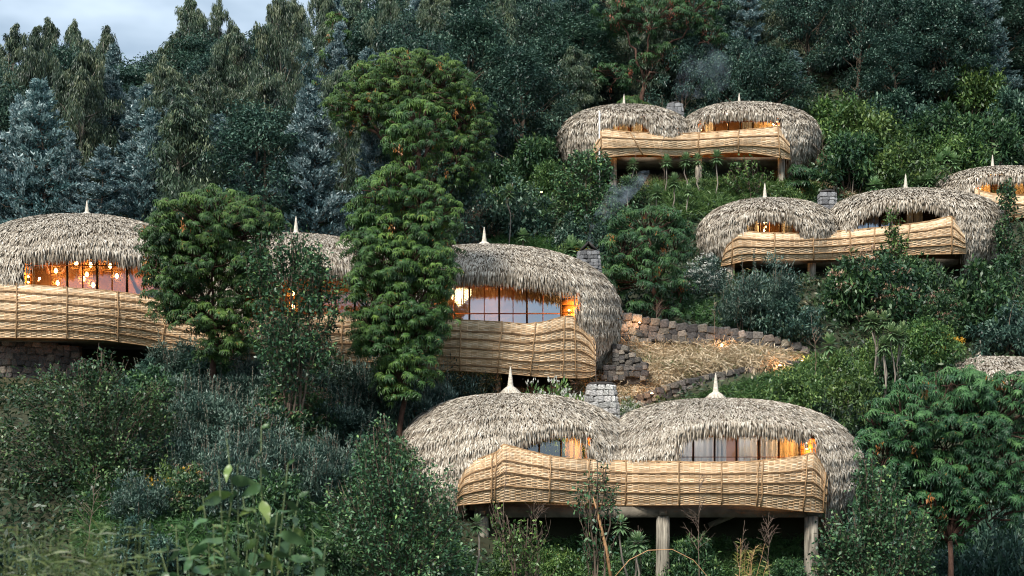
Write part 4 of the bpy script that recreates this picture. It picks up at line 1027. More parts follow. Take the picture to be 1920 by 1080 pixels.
def proto_bush(seed, lm='l_mid', H=2.2, W=1.5, n=7000, leaf=(.10, .2), ratio=.42, nc=60, cs=.42, up=.0, droop=.1, flower=None, fn=0, spikes=0):
    rr = np.random.default_rng(seed); mb = MB(); fm = MB(); tm = MB()
    def env(k):
        u = rnd_unit(k); u[:, 2] = np.abs(u[:, 2]); q = rr.random((k, 1)) ** .3
        return u * q * np.array([W, W, H * .82]) * rr.uniform(.8, 1.08, (k, 1)) + [0, 0, .12 * H]
    pos, u, w, C = clumpy(rr, n, env, nc, cs, .75)
    d = unit(u * .9 + rr.normal(0, .6, (n, 3)) + [0, 0, up])
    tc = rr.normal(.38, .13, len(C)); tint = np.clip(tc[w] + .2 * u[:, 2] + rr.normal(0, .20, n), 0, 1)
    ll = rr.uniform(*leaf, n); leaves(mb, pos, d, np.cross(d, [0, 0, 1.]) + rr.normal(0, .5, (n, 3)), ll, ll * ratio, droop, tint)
    for k in range(spikes):
        c = C[rr.integers(len(C))]; L = rr.uniform(.5, 1.1); dv = unit(unit(c) * [.5, .5, 0] * .5 + np.array([0, 0, 1.]) + rr.normal(0, .12, 3)); m = 34
        s_ = rr.uniform(0, 1, m); p = c + dv * (s_ * L)[:, None]; a = rr.uniform(0, 6.28, m)
        dd = unit(np.stack([np.cos(a), np.sin(a), rr.uniform(.3, 1., m)], 1)); leaves(mb, p, dd, np.cross(dd, dv), .13 * (1.15 - .7 * s_), .04, 0, np.clip(rr.normal(.62, .2, m) + .2 * s_, 0, 1))
        tm.tube([c, c + dv * L], [.012, .006], 3)
    for k in range(9):
        c = C[rr.integers(len(C))]; tm.tube(limb([rr.normal(0, .15), rr.normal(0, .15), -.4], c, 5, 0, .15, rr), np.linspace(.035, .01, 5), 4)
    if flower:
        for k in range(fn):
            c = C[rr.integers(len(C))]; uu = unit(rnd_unit(1)[0] + [0, -.3, .9]); c = c + uu * cs * .95
            m = 16; leaves(fm, c + rr.normal(0, 1, (m, 3)) * [.10, .10, .03], unit(rr.normal(0, 1, (m, 3)) + [0, 0, .4]), rr.normal(size=(m, 3)), .075, .05, 0, rr.random(m))
    out = [mb.data('foliage', M[lm]), tm.data('stem', M['twig'], True), H, W]
    if flower: out.append(fm.data('blossom', M[flower]))
    return tuple(out)

PR = {
 'euc': [proto_euc(200 + k, H, W) for k, (H, W) in enumerate(((11, 2.3), (10, 2.8), (12, 2.1), (9, 2.6), (11, 3.0), (10, 2.0)))],
 'silver': [proto_silver(210 + k, H, W) for k, (H, W) in enumerate(((9, 1.7), (8, 1.6), (10, 1.9), (8, 2.1), (9, 1.5)))],
 'dark': [proto_dark(220 + k, H, W) for k, (H, W) in enumerate(((9, 2.8), (10, 2.5), (8, 3.0)))],
 'bush': [proto_bush(230 + k, 'l_mid', 2.2, 1.6, 6500, (.12, .24)) for k in range(3)],
 'lbush': [proto_bush(240 + k, 'l_light', 2.0, 1.5, 6500, (.10, .22)) for k in range(3)],
 'dbush': [proto_bush(250 + k, 'l_dark', 2.4, 1.6, 6500, (.12, .24)) for k in range(2)],
 'gbush': [proto_bush(260 + k, 'l_grey', 2.4, 1.4, 7500, (.10, .2), .24, 70, .40, .5, .0, spikes=34) for k in range(3)],
 'white': [proto_bush(270, 'l_light', 1.6, 1.7, 6000, (.1, .2), flower='f_white', fn=190)],
 'palew': [proto_bush(271, 'l_grey', 2.4, 1.5, 5500, (.1, .18), .3, flower='f_white', fn=90)],
 'brown': [proto_bush(272, 'l_mid', 2.2, 1.5, 5000, (.12, .22), flower='l_brown', fn=60), ],
 'bare': [proto_bush(273, 'l_brown', 2.6, 1.3, 2200, (.08, .15), .4, 60, .5)],
 'yellow': [proto_bush(274, 'l_light', 1.5, 1.2, 3500, (.1, .2), .3, flower='f_yellow', fn=26)],
}
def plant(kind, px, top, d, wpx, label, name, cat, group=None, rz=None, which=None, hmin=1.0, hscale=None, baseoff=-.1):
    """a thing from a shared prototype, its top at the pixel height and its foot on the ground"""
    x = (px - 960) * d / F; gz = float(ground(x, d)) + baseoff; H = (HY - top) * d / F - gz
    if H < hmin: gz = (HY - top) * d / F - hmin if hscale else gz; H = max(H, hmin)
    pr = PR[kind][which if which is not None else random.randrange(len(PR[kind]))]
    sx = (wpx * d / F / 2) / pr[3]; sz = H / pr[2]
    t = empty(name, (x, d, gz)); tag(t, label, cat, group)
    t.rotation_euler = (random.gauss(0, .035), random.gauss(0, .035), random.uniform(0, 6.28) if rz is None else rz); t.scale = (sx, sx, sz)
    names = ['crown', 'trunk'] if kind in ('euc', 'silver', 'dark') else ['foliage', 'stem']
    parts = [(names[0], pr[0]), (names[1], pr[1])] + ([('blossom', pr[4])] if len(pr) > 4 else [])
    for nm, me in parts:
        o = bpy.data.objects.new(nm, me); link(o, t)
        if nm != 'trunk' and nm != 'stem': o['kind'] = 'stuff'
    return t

# ------------------------------------------------------------------ forest on the slope behind
SKY = np.array([(-60, 90), (0, 95), (20, 62), (45, 88), (80, 50), (110, 78), (140, 45), (160, 85), (205, 68), (230, 95), (255, 88), (290, 98), (315, 70), (345, 20), (365, 8), (385, 40), (402, 14), (425, 40), (450, 48), (480, 42), (505, 32), (530, 12), (560, -10), (2000, -60)])
def near_mark(px, d):
    L = [(60, 'over the left lodge dome'), (165, 'behind the left lodge spire'), (300, 'left of the round feathery tree'), (400, 'behind the round feathery tree'), (520, 'over the middle lodge spire'), (640, 'left of the great feathery crown'),
         (760, 'behind the great feathery crown'), (880, 'right of the great feathery crown'), (980, 'left of the top lodge'), (1120, 'over the top lodge left dome'), (1265, 'behind the top lodge chimney'), (1390, 'over the top lodge right spire'),
         (1540, 'right of the top lodge'), (1680, 'high above the middle right lodge'), (1860, 'high above the frame edge lodge')]
    return min(L, key=lambda q: abs(q[0] - px))[1]
ROWN = ['first row', 'second row', 'third row', 'fourth row', 'fifth row', 'upper slope', 'near crest', 'on crest', 'far crest']
KINDN = {'euc': ('drooping_tree', 'olive drooping tree'), 'silver': ('silver_tree', 'silvery conical tree'), 'dark': ('forest_tree', 'dark leafy tree')}
used = {}
def forest(kind, px, top, d, w, row):
    nm, ds = KINDN[kind]
    x = (px - 960) * d / F; H = (HY - top) * d / F - float(ground(x, d))
    sz = 'tall' if H > 11 else 'low' if H < 7.5 else 'medium'
    lb = f'{sz} {ds}, {ROWN[row]}, {near_mark(px, d)}'
    k = used.get(lb, 0); used[lb] = k + 1
    if k: lb = lb.replace(ds, ['slimmer ' , 'fuller ', 'thinner ', 'shaggier ', 'darker ', 'paler ', 'denser ', 'leaning '][min(k - 1, 7)] + ds)
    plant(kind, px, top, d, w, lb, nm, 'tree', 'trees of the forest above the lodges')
rf = np.random.default_rng(42)
# trees that stand out
for kind, px, top, d, w, row in [('silver', 45, 180, 76, 120, 0), ('silver', 210, 130, 84, 110, 1), ('silver', 335, 178, 80, 80, 1), ('silver', 585, 158, 74, 130, 0), ('silver', 700, 215, 74, 100, 0), ('silver', 465, 268, 75, 70, 0),
    ('silver', 1002, 38, 108, 120, 4), ('silver', 930, 178, 96, 60, 2), ('silver', 265, 240, 75, 80, 0), ('silver', 130, 245, 75, 90, 0), ('silver', 640, 120, 88, 90, 2), ('silver', 740, 60, 108, 80, 4), ('silver', 1485, 95, 108, 60, 3), ('silver', 1590, 60, 112, 130, 3), ('silver', 1880, 120, 108, 90, 3),
    ('euc', 365, 6, 104, 110, 6), ('euc', 405, 12, 106, 90, 7), ('euc', 140, 43, 104, 130, 6), ('euc', 80, 48, 103, 110, 6), ('euc', 20, 58, 102, 110, 6), ('euc', 205, 66, 106, 90, 6), ('euc', 545, 4, 106, 120, 6),
    ('euc', 60, 105, 88, 170, 2), ('euc', 150, 130, 86, 170, 2), ('euc', 385, 140, 82, 180, 1), ('euc', 500, 135, 82, 160, 1), ('euc', 440, 110, 92, 150, 3), ('euc', 300, 150, 84, 150, 2), ('euc', 690, 190, 78, 120, 1), ('euc', 830, 15, 104, 180, 4), ('euc', 730, 20, 106, 160, 5),
    ('euc', 600, 40, 98, 160, 4), ('euc', 1410, 10, 110, 170, 4), ('euc', 1590, 0, 116, 180, 5), ('euc', 1300, 30, 114, 150, 5), ('dark', 1770, 5, 106, 190, 3), ('dark', 1680, 60, 104, 150, 2), ('dark', 1080, 30, 106, 200, 3), ('dark', 1870, -20, 110, 200, 4)]:
    forest(kind, px, top, d, w, row)
rows = [75, 81, 88, 95, 101, 108, 116, 126, 137]
for r_, d in enumerate(rows):
    step = 102 - r_ * 3.0
    for px in np.arange(-240, 2180, step):
        px = px + rf.uniform(-.35, .35) * step; dj = d + rf.uniform(-2, 2)
        if px > 850 and r_ < 3: continue
        if px > 980 and r_ < 4: continue
        if 1540 < px and r_ < 5: continue
        x = (px - 960) * dj / F; gz = float(ground(x, dj))
        kind = rf.choice(['euc', 'silver', 'dark'], p=[.30, .42, .28] if px < 620 else [.32, .24, .44] if px < 1000 else [.24, .18, .58])
        if r_ == 0 and px < 800: kind = rf.choice(['silver', 'euc', 'dark'], p=[.42, .34, .24])
        H = rf.uniform(8.5, 12.5) if kind != 'silver' else rf.uniform(7, 11.5)
        if px > 980 and r_ == 4: H *= .75
        if px < 850 and r_ < 2: H *= .9
        top = HY - (gz + H) / dj * F; sk = np.interp(px, SKY[:, 0], SKY[:, 1]) + (14 if px < 540 else 0)
        top = max(top, sk)
        if HY - top < 0 or (HY - top) * dj / F - gz < 3: continue
        w = {'euc': 4.9, 'silver': 3.7, 'dark': 5.8}[kind] * rf.uniform(.85, 1.2) * F / dj
        forest(kind, px, top, dj, w, r_)

# ------------------------------------------------------------------ feathery trees
hagenia('largest feathery tree, wide umbrella crown at the centre top of the slope', [(770, 170, 115, 88, 0), (690, 200, 80, 62, -.6), (865, 215, 62, 70, .3), (640, 195, 42, 34, 0), (830, 150, 70, 56, .5), (860, 300, 60, 70, .6), (770, 120, 60, 42, 0), (690, 150, 60, 40, 0), (740, 210, 110, 60, .5), (880, 250, 50, 90, .6), (850, 330, 60, 60, 1)], 72, 800, 31, size=.24, clump=.56, dens=1.15, trunk_w=.3, orange=.016)
hagenia('tall tiered feathery tree standing in front of the long lodge', [(720, 460, 84, 60, .2), (795, 470, 74, 60, .3), (700, 575, 62, 60, .2), (745, 530, 110, 70, .5), (810, 590, 50, 50, .2), (745, 640, 90, 50, .3), (785, 235, 74, 58, 0), (790, 265, 84, 44, .2), (730, 355, 78, 50, -.1), (700, 620, 56, 60, 0), (820, 400, 48, 60, .2), (700, 400, 60, 50, .2), (790, 380, 62, 58, .2), (745, 440, 88, 56, 0), (760, 500, 102, 64, 0), (770, 570, 78, 58, -.3), (740, 640, 84, 46, -.3), (690, 440, 46, 50, 0), (800, 530, 56, 52, -.4), (750, 610, 88, 60, 0), (790, 440, 60, 60, 0), (760, 660, 70, 50, 0), (770, 690, 66, 40, 0), (752, 705, 60, 40, -.3), (745, 735, 46, 26, -.3), (690, 520, 44, 50, .1), (800, 610, 50, 50, 0), (770, 320, 50, 40, .2)], 55.5, 752, 32, size=.24, clump=.48, dens=1.0, trunk_w=.13, orange=.005, base_d=56)
hagenia('round crowned feathery tree covering part of the left dome', [(400, 420, 128, 72, 0), (400, 500, 122, 66, .2), (330, 545, 72, 58, 0), (465, 550, 60, 56, .2), (395, 595, 92, 44, 0), (345, 440, 82, 62, 0), (465, 420, 74, 58, .2), (400, 390, 85, 44, .2), (330, 520, 62, 54, -.2), (440, 480, 70, 34, .2), (415, 600, 60, 34, -.2), (300, 455, 44, 40, 0), (320, 580, 50, 40, 0), (420, 650, 60, 30, -.2), (470, 520, 44, 40, .1), (360, 470, 90, 60, .3), (440, 640, 50, 30, 0), (290, 500, 30, 34, 0)], 54.5, 405, 33, size=.23, clump=.44, dens=.95, trunk_w=.15, orange=.004, inner=.3, base_d=55)
hagenia('broad feathery tree beside the smoking chimney', [(1215, 430, 84, 56, 0), (1175, 470, 62, 52, -.4), (1265, 460, 50, 56, 0), (1210, 520, 84, 58, -.4), (1150, 510, 38, 48, 0), (1260, 540, 48, 52, 0), (1225, 575, 60, 24, 0)], 69, 1240, 34, size=.30, clump=.62, dens=1.0, trunk_w=.2, lm='l_hag_dark', orange=.03)
hagenia('big dark green feathery tree at the lower frame edge', [(1760, 770, 130, 90, 0), (1850, 790, 110, 98, 0), (1700, 800, 84, 84, -.4), (1800, 730, 84, 52, 0), (1660, 860, 58, 72, -.3), (1740, 880, 90, 58, 0), (1890, 870, 70, 68, -.2), (1700, 960, 78, 40, -.4), (1930, 780, 60, 80, .3), (1720, 950, 110, 60, .4), (1850, 955, 95, 60, .4), (1780, 900, 130, 70, .6), (1770, 1000, 60, 50, .5), (1650, 800, 50, 60, 0), (1850, 900, 80, 50, 0), (1640, 930, 50, 40, 0), (1780, 820, 130, 100, .6), (1900, 720, 50, 40, 0), (1690, 900, 60, 60, .3)], 44, 1795, 35, size=.24, clump=.46, dens=.9, trunk_w=.11, lm='l_hag_dark', orange=.006, inner=.2)
hagenia('feathery tree with many dull red flower tassels at the top', [(1220, 40, 95, 55, 0), (1300, 20, 64, 50, 0), (1160, 20, 60, 48, 0), (1240, 110, 56, 34, 0), (1150, 140, 46, 34, 0), (1330, 70, 40, 36, 0)], 101, 1175, 36, size=.36, clump=.85, dens=1.0, trunk_w=.24, lm='l_hag_dark', flowers='l_red', orange=.075)
hagenia('slim feathery tree high on the left of the big crown', [(628, 30, 18, 14, 0), (634, 60, 24, 16, 0), (622, 98, 22, 18, 0), (612, 150, 26, 18, 0)], 92, 624, 37, size=.34, clump=.7, dens=1.4, trunk_w=.12)
hagenia('small feathery tree peeping over the uppermost lodge roof', [(1182, 188, 26, 14, 0), (1205, 200, 20, 12, 0)], 99, 1190, 38, size=.42, clump=.7, dens=1.4, trunk_w=.08)
hagenia('small feathery shrub beside the pillar of the uppermost lodge', [(1505, 318, 26, 24, 0), (1495, 345, 26, 16, 0)], 90, 1503, 39, size=.36, clump=.6, dens=1.4, trunk_w=.07, lm='l_hag_dark')

# ------------------------------------------------------------------ broad leaved trees close by
def broad_tree(label, lobes, d, base_px, seed, n=7500, leaf=(.10, .17), lm='l_broad', name='leafy_tree', base_d=None, sparse=.5, twigs=46, group='leafy young trees'):
    rr = np.random.default_rng(seed); base_d = base_d or d
    bx = (base_px - 960) * base_d / F; base = np.array([bx, base_d, float(ground(bx, base_d))])
    s = d / F; cm = MB(); tm = MB(); vol = np.array([l[2] * l[3] for l in lobes], float); vol /= vol.sum()
    for (px, py, rx, ry, do), v in zip(lobes, vol):
        c = P(px, py, d + do); ax = np.array([rx * s, rx * s * .8, ry * s]); m = max(8, int(twigs * v * len(lobes) * .7 + 6))
        st = c * [1, 1, 1] - [0, 0, ax[2] * .8]
        per = int(n * v / m)
        for k in range(m):
            u = rnd_unit(1)[0] * rr.random() ** .28; e = c + u * ax; o = base + (e - base) * rr.uniform(.45, .75) + rr.normal(0, .1, 3); o[:2] = o[:2] * .5 + (c[:2] + (base[:2] - c[:2]) * .3) * .5
            o = e - unit(e - o) * rr.uniform(.5, 1.1) ; pts = limb(o, e, 6, -.03, .2, rr); tm.tube(pts, np.linspace(.016, .005, 6), 3)
            q = rr.random(per) ; i = q * 4.99; i0 = i.astype(int); p = pts[i0] + (pts[i0 + 1] - pts[i0]) * (i - i0)[:, None] + rr.normal(0, .10, (per, 3))
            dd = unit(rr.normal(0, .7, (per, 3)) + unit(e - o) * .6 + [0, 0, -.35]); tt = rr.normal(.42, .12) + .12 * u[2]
            leaves(cm, p, dd, np.cross(dd, [0, 0, 1.]) + rr.normal(0, .45, (per, 3)), rr.uniform(*leaf, per), rr.uniform(.45, .62, per) * leaf[1] * .9, .12, np.clip(tt + rr.normal(0, .25, per), 0, 1), fold=.1)
        tm.tube(limb(base - [0, 0, .3], c + [0, 0, ax[2] * .6], 9, 0, .06, rr), np.linspace(.06, .015, 9), 6)
    return tree_thing(name, label, 'tree', base, cm, tm, lm, 'bark', group)
broad_tree('leafy young tree in front of the middle dome of the long lodge', [(545, 520, 88, 78, 0), (500, 470, 50, 40, 0), (590, 500, 50, 60, 0), (540, 600, 90, 66, -.3), (620, 550, 30, 60, 0), (560, 660, 84, 50, -.6), (545, 445, 30, 30, 0)], 52.5, 545, 51, n=8200, leaf=(.12, .2), twigs=60)
broad_tree('light leafy tree at the left end of the nearest lodge', [(730, 880, 84, 70, 0), (700, 830, 40, 50, 0), (790, 920, 90, 70, 0), (700, 980, 96, 70, -.4), (830, 1000, 50, 60, 0), (720, 790, 14, 26, 0), (790, 1050, 120, 60, 0), (640, 940, 46, 50, 0)], 45, 740, 52, n=13000, leaf=(.10, .165), twigs=80)
broad_tree('leafy tree leaning before the right pillar of the nearest lodge', [(1650, 930, 60, 60, 0), (1600, 990, 80, 50, 0), (1700, 1000, 80, 60, 0), (1640, 1060, 120, 50, 0), (1620, 880, 26, 30, 0), (1560, 1050, 50, 36, 0)], 42, 1650, 53, n=9500, leaf=(.10, .165), twigs=70)
broad_tree('wide dark bushy tree below the left basket of the long lodge', [(150, 740, 130, 80, 0), (240, 800, 100, 96, 0), (80, 840, 110, 96, 0), (180, 900, 140, 80, -.5), (40, 940, 90, 60, 0), (190, 680, 60, 44, .3), (300, 760, 46, 60, 0)], 49, 170, 54, n=17000, leaf=(.10, .17), lm='l_mid', twigs=110)
broad_tree('glossy dark tree at the left foot of the uppermost lodge', [(1095, 330, 60, 56, 0), (1120, 400, 84, 60, 0), (1060, 370, 50, 56, 0), (1110, 300, 36, 24, 0), (1140, 440, 56, 40, 0)], 82, 1105, 55, n=9500, leaf=(.15, .25), twigs=80)
broad_tree('dark leafy tree overlapping the lodge at the frame edge', [(1888, 370, 20, 44, 0), (1882, 430, 22, 40, 0), (1895, 480, 30, 40, 0)], 78, 1890, 56, n=2200, leaf=(.15, .25), twigs=34)
broad_tree('small light tree standing before the basket of the middle right lodge', [(1672, 410, 16, 26, 0), (1684, 450, 26, 26, 0), (1668, 470, 24, 14, 0)], 75.5, 1680, 57, n=900, leaf=(.15, .24), lm='l_light', twigs=26)
broad_tree('thin leafy sapling across the middle of the nearest lodge basket', [(1120, 880, 26, 30, 0), (1105, 940, 34, 40, 0), (1150, 930, 22, 36, 0), (1120, 1010, 40, 40, 0)], 47, 1115, 58, n=620, leaf=(.13, .2), twigs=26, name='sapling')
broad_tree('sparse yellow green sapling before the left pillar of the nearest lodge', [(950, 990, 36, 40, 0), (990, 1000, 40, 46, 0), (930, 960, 20, 24, 0), (1010, 1060, 40, 24, 0)], 48, 985, 59, n=620, leaf=(.13, .2), lm='l_light', twigs=26, name='sapling')
broad_tree('thin olive leaved sapling before the pillar of the uppermost lodge', [(1400, 315, 40, 26, 0), (1430, 340, 30, 24, 0), (1370, 330, 20, 20, 0)], 89, 1410, 60, n=700, leaf=(.18, .28), lm='l_light', twigs=26, name='sapling')

# ------------------------------------------------------------------ shrubs that stand out
SH = [ # kind, px, top, d, width, name, label
 ('gbush', 330, 625, 52.5, 130, 'grey_shrub', 'grey green shrub under the round feathery tree, leftmost of the grey row'),
 ('gbush', 420, 620, 52.0, 130, 'grey_shrub', 'grey green shrub with upright shoots before the round tree trunk'),
 ('gbush', 500, 650, 51.0, 140, 'grey_shrub', 'grey green shrub left of the leafy young tree foot'),
 ('gbush', 610, 660, 51.5, 150, 'grey_shrub', 'grey green shrub right of the leafy young tree foot'),
 ('gbush', 700, 675, 51.0, 150, 'grey_shrub', 'grey green shrub left of the tall tiered tree foot'),
 ('gbush', 870, 650, 53.5, 150, 'grey_shrub', 'dark grey shrub with tall spikes against the long lodge basket'),
 ('gbush', 800, 690, 50.0, 130, 'grey_shrub', 'grey green shrub just above the nearest thatch'),
 ('gbush', 380, 720, 50.0, 150, 'grey_shrub', 'grey shrub in the second row, left of the brown seed heads'),
 ('gbush', 470, 740, 49.5, 150, 'grey_shrub', 'grey shrub in the middle of the bank'),
 ('brown', 580, 720, 49.5, 130, 'seeding_shrub', 'dark shrub with brown and white seed heads in the middle of the bank'),
 ('gbush', 660, 745, 49.5, 140, 'grey_shrub', 'grey shrub between the seeding shrub and the nearest lodge'),
 ('gbush', 560, 810, 48.0, 150, 'grey_shrub', 'low grey shrub at the bottom of the bank'),
 ('gbush', 440, 820, 48.0, 140, 'grey_shrub', 'low grey shrub behind the blurred near leaves'),
 ('brown', 330, 750, 48.5, 90, 'seeding_shrub', 'brown seeding shrub beside the wide bushy tree'),
 ('gbush', 650, 840, 47.5, 120, 'grey_shrub', 'low grey shrub left of the light leafy tree'),
 ('white', 1045, 706, 58.0, 190, 'flowering_shrub', 'white flowering shrub left of the pale chimney'),
 ('white', 1180, 742, 58.8, 70, 'flowering_shrub', 'small white flowering shrub right of the pale chimney'),
 ('palew', 1322, 470, 70, 110, 'flowering_shrub', 'pale blossomed shrub between the feathery tree and the middle right lodge'),
 ('gbush', 1430, 478, 70.5, 150, 'grey_shrub', 'large grey shrub below the left end of the middle right lodge'),
 ('gbush', 1390, 530, 69, 110, 'grey_shrub', 'grey shrub above the long upper wall'),
 ('dbush', 1480, 540, 69.5, 120, 'dark_shrub', 'dark shrub above the end of the upper wall'),
 ('brown', 1645, 460, 71, 190, 'seeding_shrub', 'big bramble like shrub with brown heads below the middle right lodge'),
 ('bush', 1590, 490, 70, 120, 'green_shrub', 'green shrub left of the big bramble like shrub'),
 ('bush', 1720, 470, 70.5, 140, 'green_shrub', 'green shrub under the right end of the middle right lodge'),
 ('bush', 1840, 480, 70, 170, 'green_shrub', 'tall green shrub mass below the frame edge lodge'),
 ('brown', 1760, 540, 68, 120, 'seeding_shrub', 'brown headed shrub above the yellow flowers'),
 ('dbush', 1890, 560, 67.5, 130, 'dark_shrub', 'dark shrub above the low thatched roof'),
 ('lbush', 1740, 590, 64, 120, 'green_shrub', 'light green shrub with upright shoots left of the low thatched roof'),
 ('yellow', 1768, 612, 63.5, 80, 'yellow_flowering_shrub', 'yellow flowering shrub beside the low thatched roof'),
 ('lbush', 1650, 625, 64, 110, 'green_shrub', 'light green shrub behind the spiky rosette plants'),
 ('lbush', 1580, 655, 62.5, 120, 'green_shrub', 'light green shrub right of the walls meeting point'),
 ('lbush', 1500, 685, 60.5, 130, 'green_shrub', 'grassy green shrub covering the lower wall end'),
 ('lbush', 1600, 690, 59, 140, 'green_shrub', 'light green shrub above the spiky grey plants'),
 ('bush', 1690, 665, 60, 130, 'green_shrub', 'green shrub just above the big feathery tree'),
 ('gbush', 1540, 735, 56.5, 80, 'grey_shrub', 'silvery spiked shrub right of the nearest lodge roof'),
 ('gbush', 1590, 745, 55.5, 80, 'grey_shrub', 'silvery spiked shrub next to the big feathery tree'),
 ('dbush', 1600, 800, 54, 110, 'dark_shrub', 'dark shrub behind the right edge of the nearest thatch'),
 ('bare', 900, 370, 76, 110, 'bare_shrub', 'brown twiggy shrub above the right dome of the long lodge'),
 ('bare', 870, 420, 73, 80, 'bare_shrub', 'small brown twiggy shrub left of the long lodge right spire'),
 ('dbush', 960, 330, 80, 150, 'dark_shrub', 'dark shrub on the slope left of the glossy tree'),
 ('bush', 1000, 250, 88, 130, 'green_shrub', 'green shrub left of the uppermost lodge thatch'),
 ('bush', 930, 290, 84, 130, 'green_shrub', 'green shrub right of the big feathery crown'),
 ('lbush', 1030, 300, 85, 90, 'green_shrub', 'light grassy shrub at the left foot of the uppermost lodge'),
 ('yellow', 1080, 455, 70.5, 90, 'yellow_flowering_shrub', 'yellow flowering shrub behind the smoking chimney'),
 ('dbush', 1090, 390, 75, 120, 'dark_shrub', 'dark shrub under the glossy tree'),
 ('bush', 1215, 290, 90, 50, 'green_shrub', 'small round shrub under the uppermost lodge basket'),
 ('bush', 1320, 300, 89.5, 60, 'green_shrub', 'small shrub in the shade under the uppermost lodge'),
 ('bush', 1180, 325, 88, 80, 'green_shrub', 'green shrub at the foot of the rosette plants'),
 ('lbush', 1480, 345, 88, 70, 'green_shrub', 'light green shrub right of the uppermost lodge pillar'),
 ('lbush', 1610, 372, 84, 60, 'green_shrub', 'light green shrub between chimney and right dome, middle right lodge'),
 ('lbush', 1440, 140, 101, 110, 'green_shrub', 'light green shrub behind the right dome of the uppermost lodge'),
 ('lbush', 1560, 175, 98, 150, 'green_shrub', 'yellow green shrub right of the uppermost lodge'),
 ('lbush', 1620, 190, 96, 150, 'green_shrub', 'brightest yellow green shrub on the slope right of the uppermost lodge'),
 ('lbush', 1700, 250, 93, 150, 'green_shrub', 'yellow green shrub above the middle right lodge spire'),
 ('bush', 1590, 240, 94, 160, 'green_shrub', 'green shrub above the dry grass patch'),
 ('bush', 1750, 190, 97, 150, 'green_shrub', 'green shrub under the forest edge'),
 ('lbush', 1820, 110, 101, 130, 'green_shrub', 'light green shrub high at the forest edge'),
 ('bush', 1850, 200, 97, 160, 'green_shrub', 'green shrub above the frame edge lodge'),
 ('lbush', 1790, 240, 94, 120, 'green_shrub', 'light green shrub left above the frame edge lodge'),
 ('dbush', 1690, 150, 100, 150, 'dark_shrub', 'dark shrub at the foot of the forest'),
 ('dbush', 1910, 150, 100, 130, 'dark_shrub', 'dark shrub at the frame edge under the forest'),
 ('bush', 1500, 190, 100, 100, 'green_shrub', 'green shrub just right of the uppermost lodge thatch'),
 ('dbush', 1350, 150, 102, 110, 'dark_shrub', 'dark shrub behind the uppermost lodge right dome'),
 ('dbush', 1120, 190, 100, 110, 'dark_shrub', 'dark shrub behind the uppermost lodge left dome'),
 ('yellow', 330, 865, 42, 110, 'yellow_flowering_shrub', 'orange yellow flowering herb clump behind the blurred near leaves'),
 ('lbush', 960, 1040, 50, 80, 'green_shrub', 'bright low shrub under the left of the nearest lodge'),
 ('lbush', 1050, 1020, 50.5, 110, 'green_shrub', 'bright low shrub under the middle of the nearest lodge'),
 ('bush', 1190, 1010, 49.5, 90, 'green_shrub', 'low shrub left of the middle pillar'),
 ('bush', 1300, 1000, 49, 120, 'green_shrub', 'creeper covered shrub right of the middle pillar'),
 ('bush', 1480, 1040, 50, 80, 'green_shrub', 'low dark shrub beside the right pillar'),
 ('dbush', 1740, 1010, 41, 170, 'dark_shrub', 'dark shrub below the big feathery tree, next to the leaning leafy tree'),
 ('dbush', 1840, 990, 41, 170, 'dark_shrub', 'dark shrub directly below the big feathery tree trunk'),
 ('dbush', 1900, 960, 40, 150, 'dark_shrub', 'dark shrub under the big feathery tree at the frame edge'),
 ('dbush', 20, 1000, 43, 160, 'dark_shrub', 'dark shrub at the lower frame corner'),
 ('bush', 500, 960, 42, 150, 'green_shrub', 'green shrub behind the near blurred sapling'),
 ('bush', 620, 1000, 43, 120, 'green_shrub', 'low green shrub at the foot of the light leafy tree'),
 ('gbush', 745, 672, 54.5, 120, 'grey_shrub', 'grey shrub around the foot of the tall tiered tree'),
 ('gbush', 800, 660, 54.5, 110, 'grey_shrub', 'grey shrub with spikes right of the tall tiered tree foot'),
 ('dbush', 260, 960, 44, 150, 'dark_shrub', 'dark low shrub under the wide bushy tree'),
]
def fit_d(px, top, d, w, span=7):
    c = np.linspace(d - span, d + span, 57); x = (px - 960) * c / F; H = (HY - top) * c / F - ground(x, c)
    want = np.clip(w * c / F * .85, 1.2, 4.5); e = np.abs(H - want) + .03 * np.abs(c - d)
    return float(c[int(np.argmin(e))])
for k_, px, top, d, w, nm, lb in SH:
    d = fit_d(px, top, d, w, 1.2 if k_ == 'white' else 7)
    cat = {'grey_shrub': 'shrub', 'green_shrub': 'shrub', 'dark_shrub': 'shrub', 'flowering_shrub': 'flowering shrub', 'yellow_flowering_shrub': 'flowering shrub', 'seeding_shrub': 'shrub', 'bare_shrub': 'shrub'}[nm]
    plant(k_, px, top, d, w, lb, nm, cat, 'shrubs on the hillside', hmin=.9)

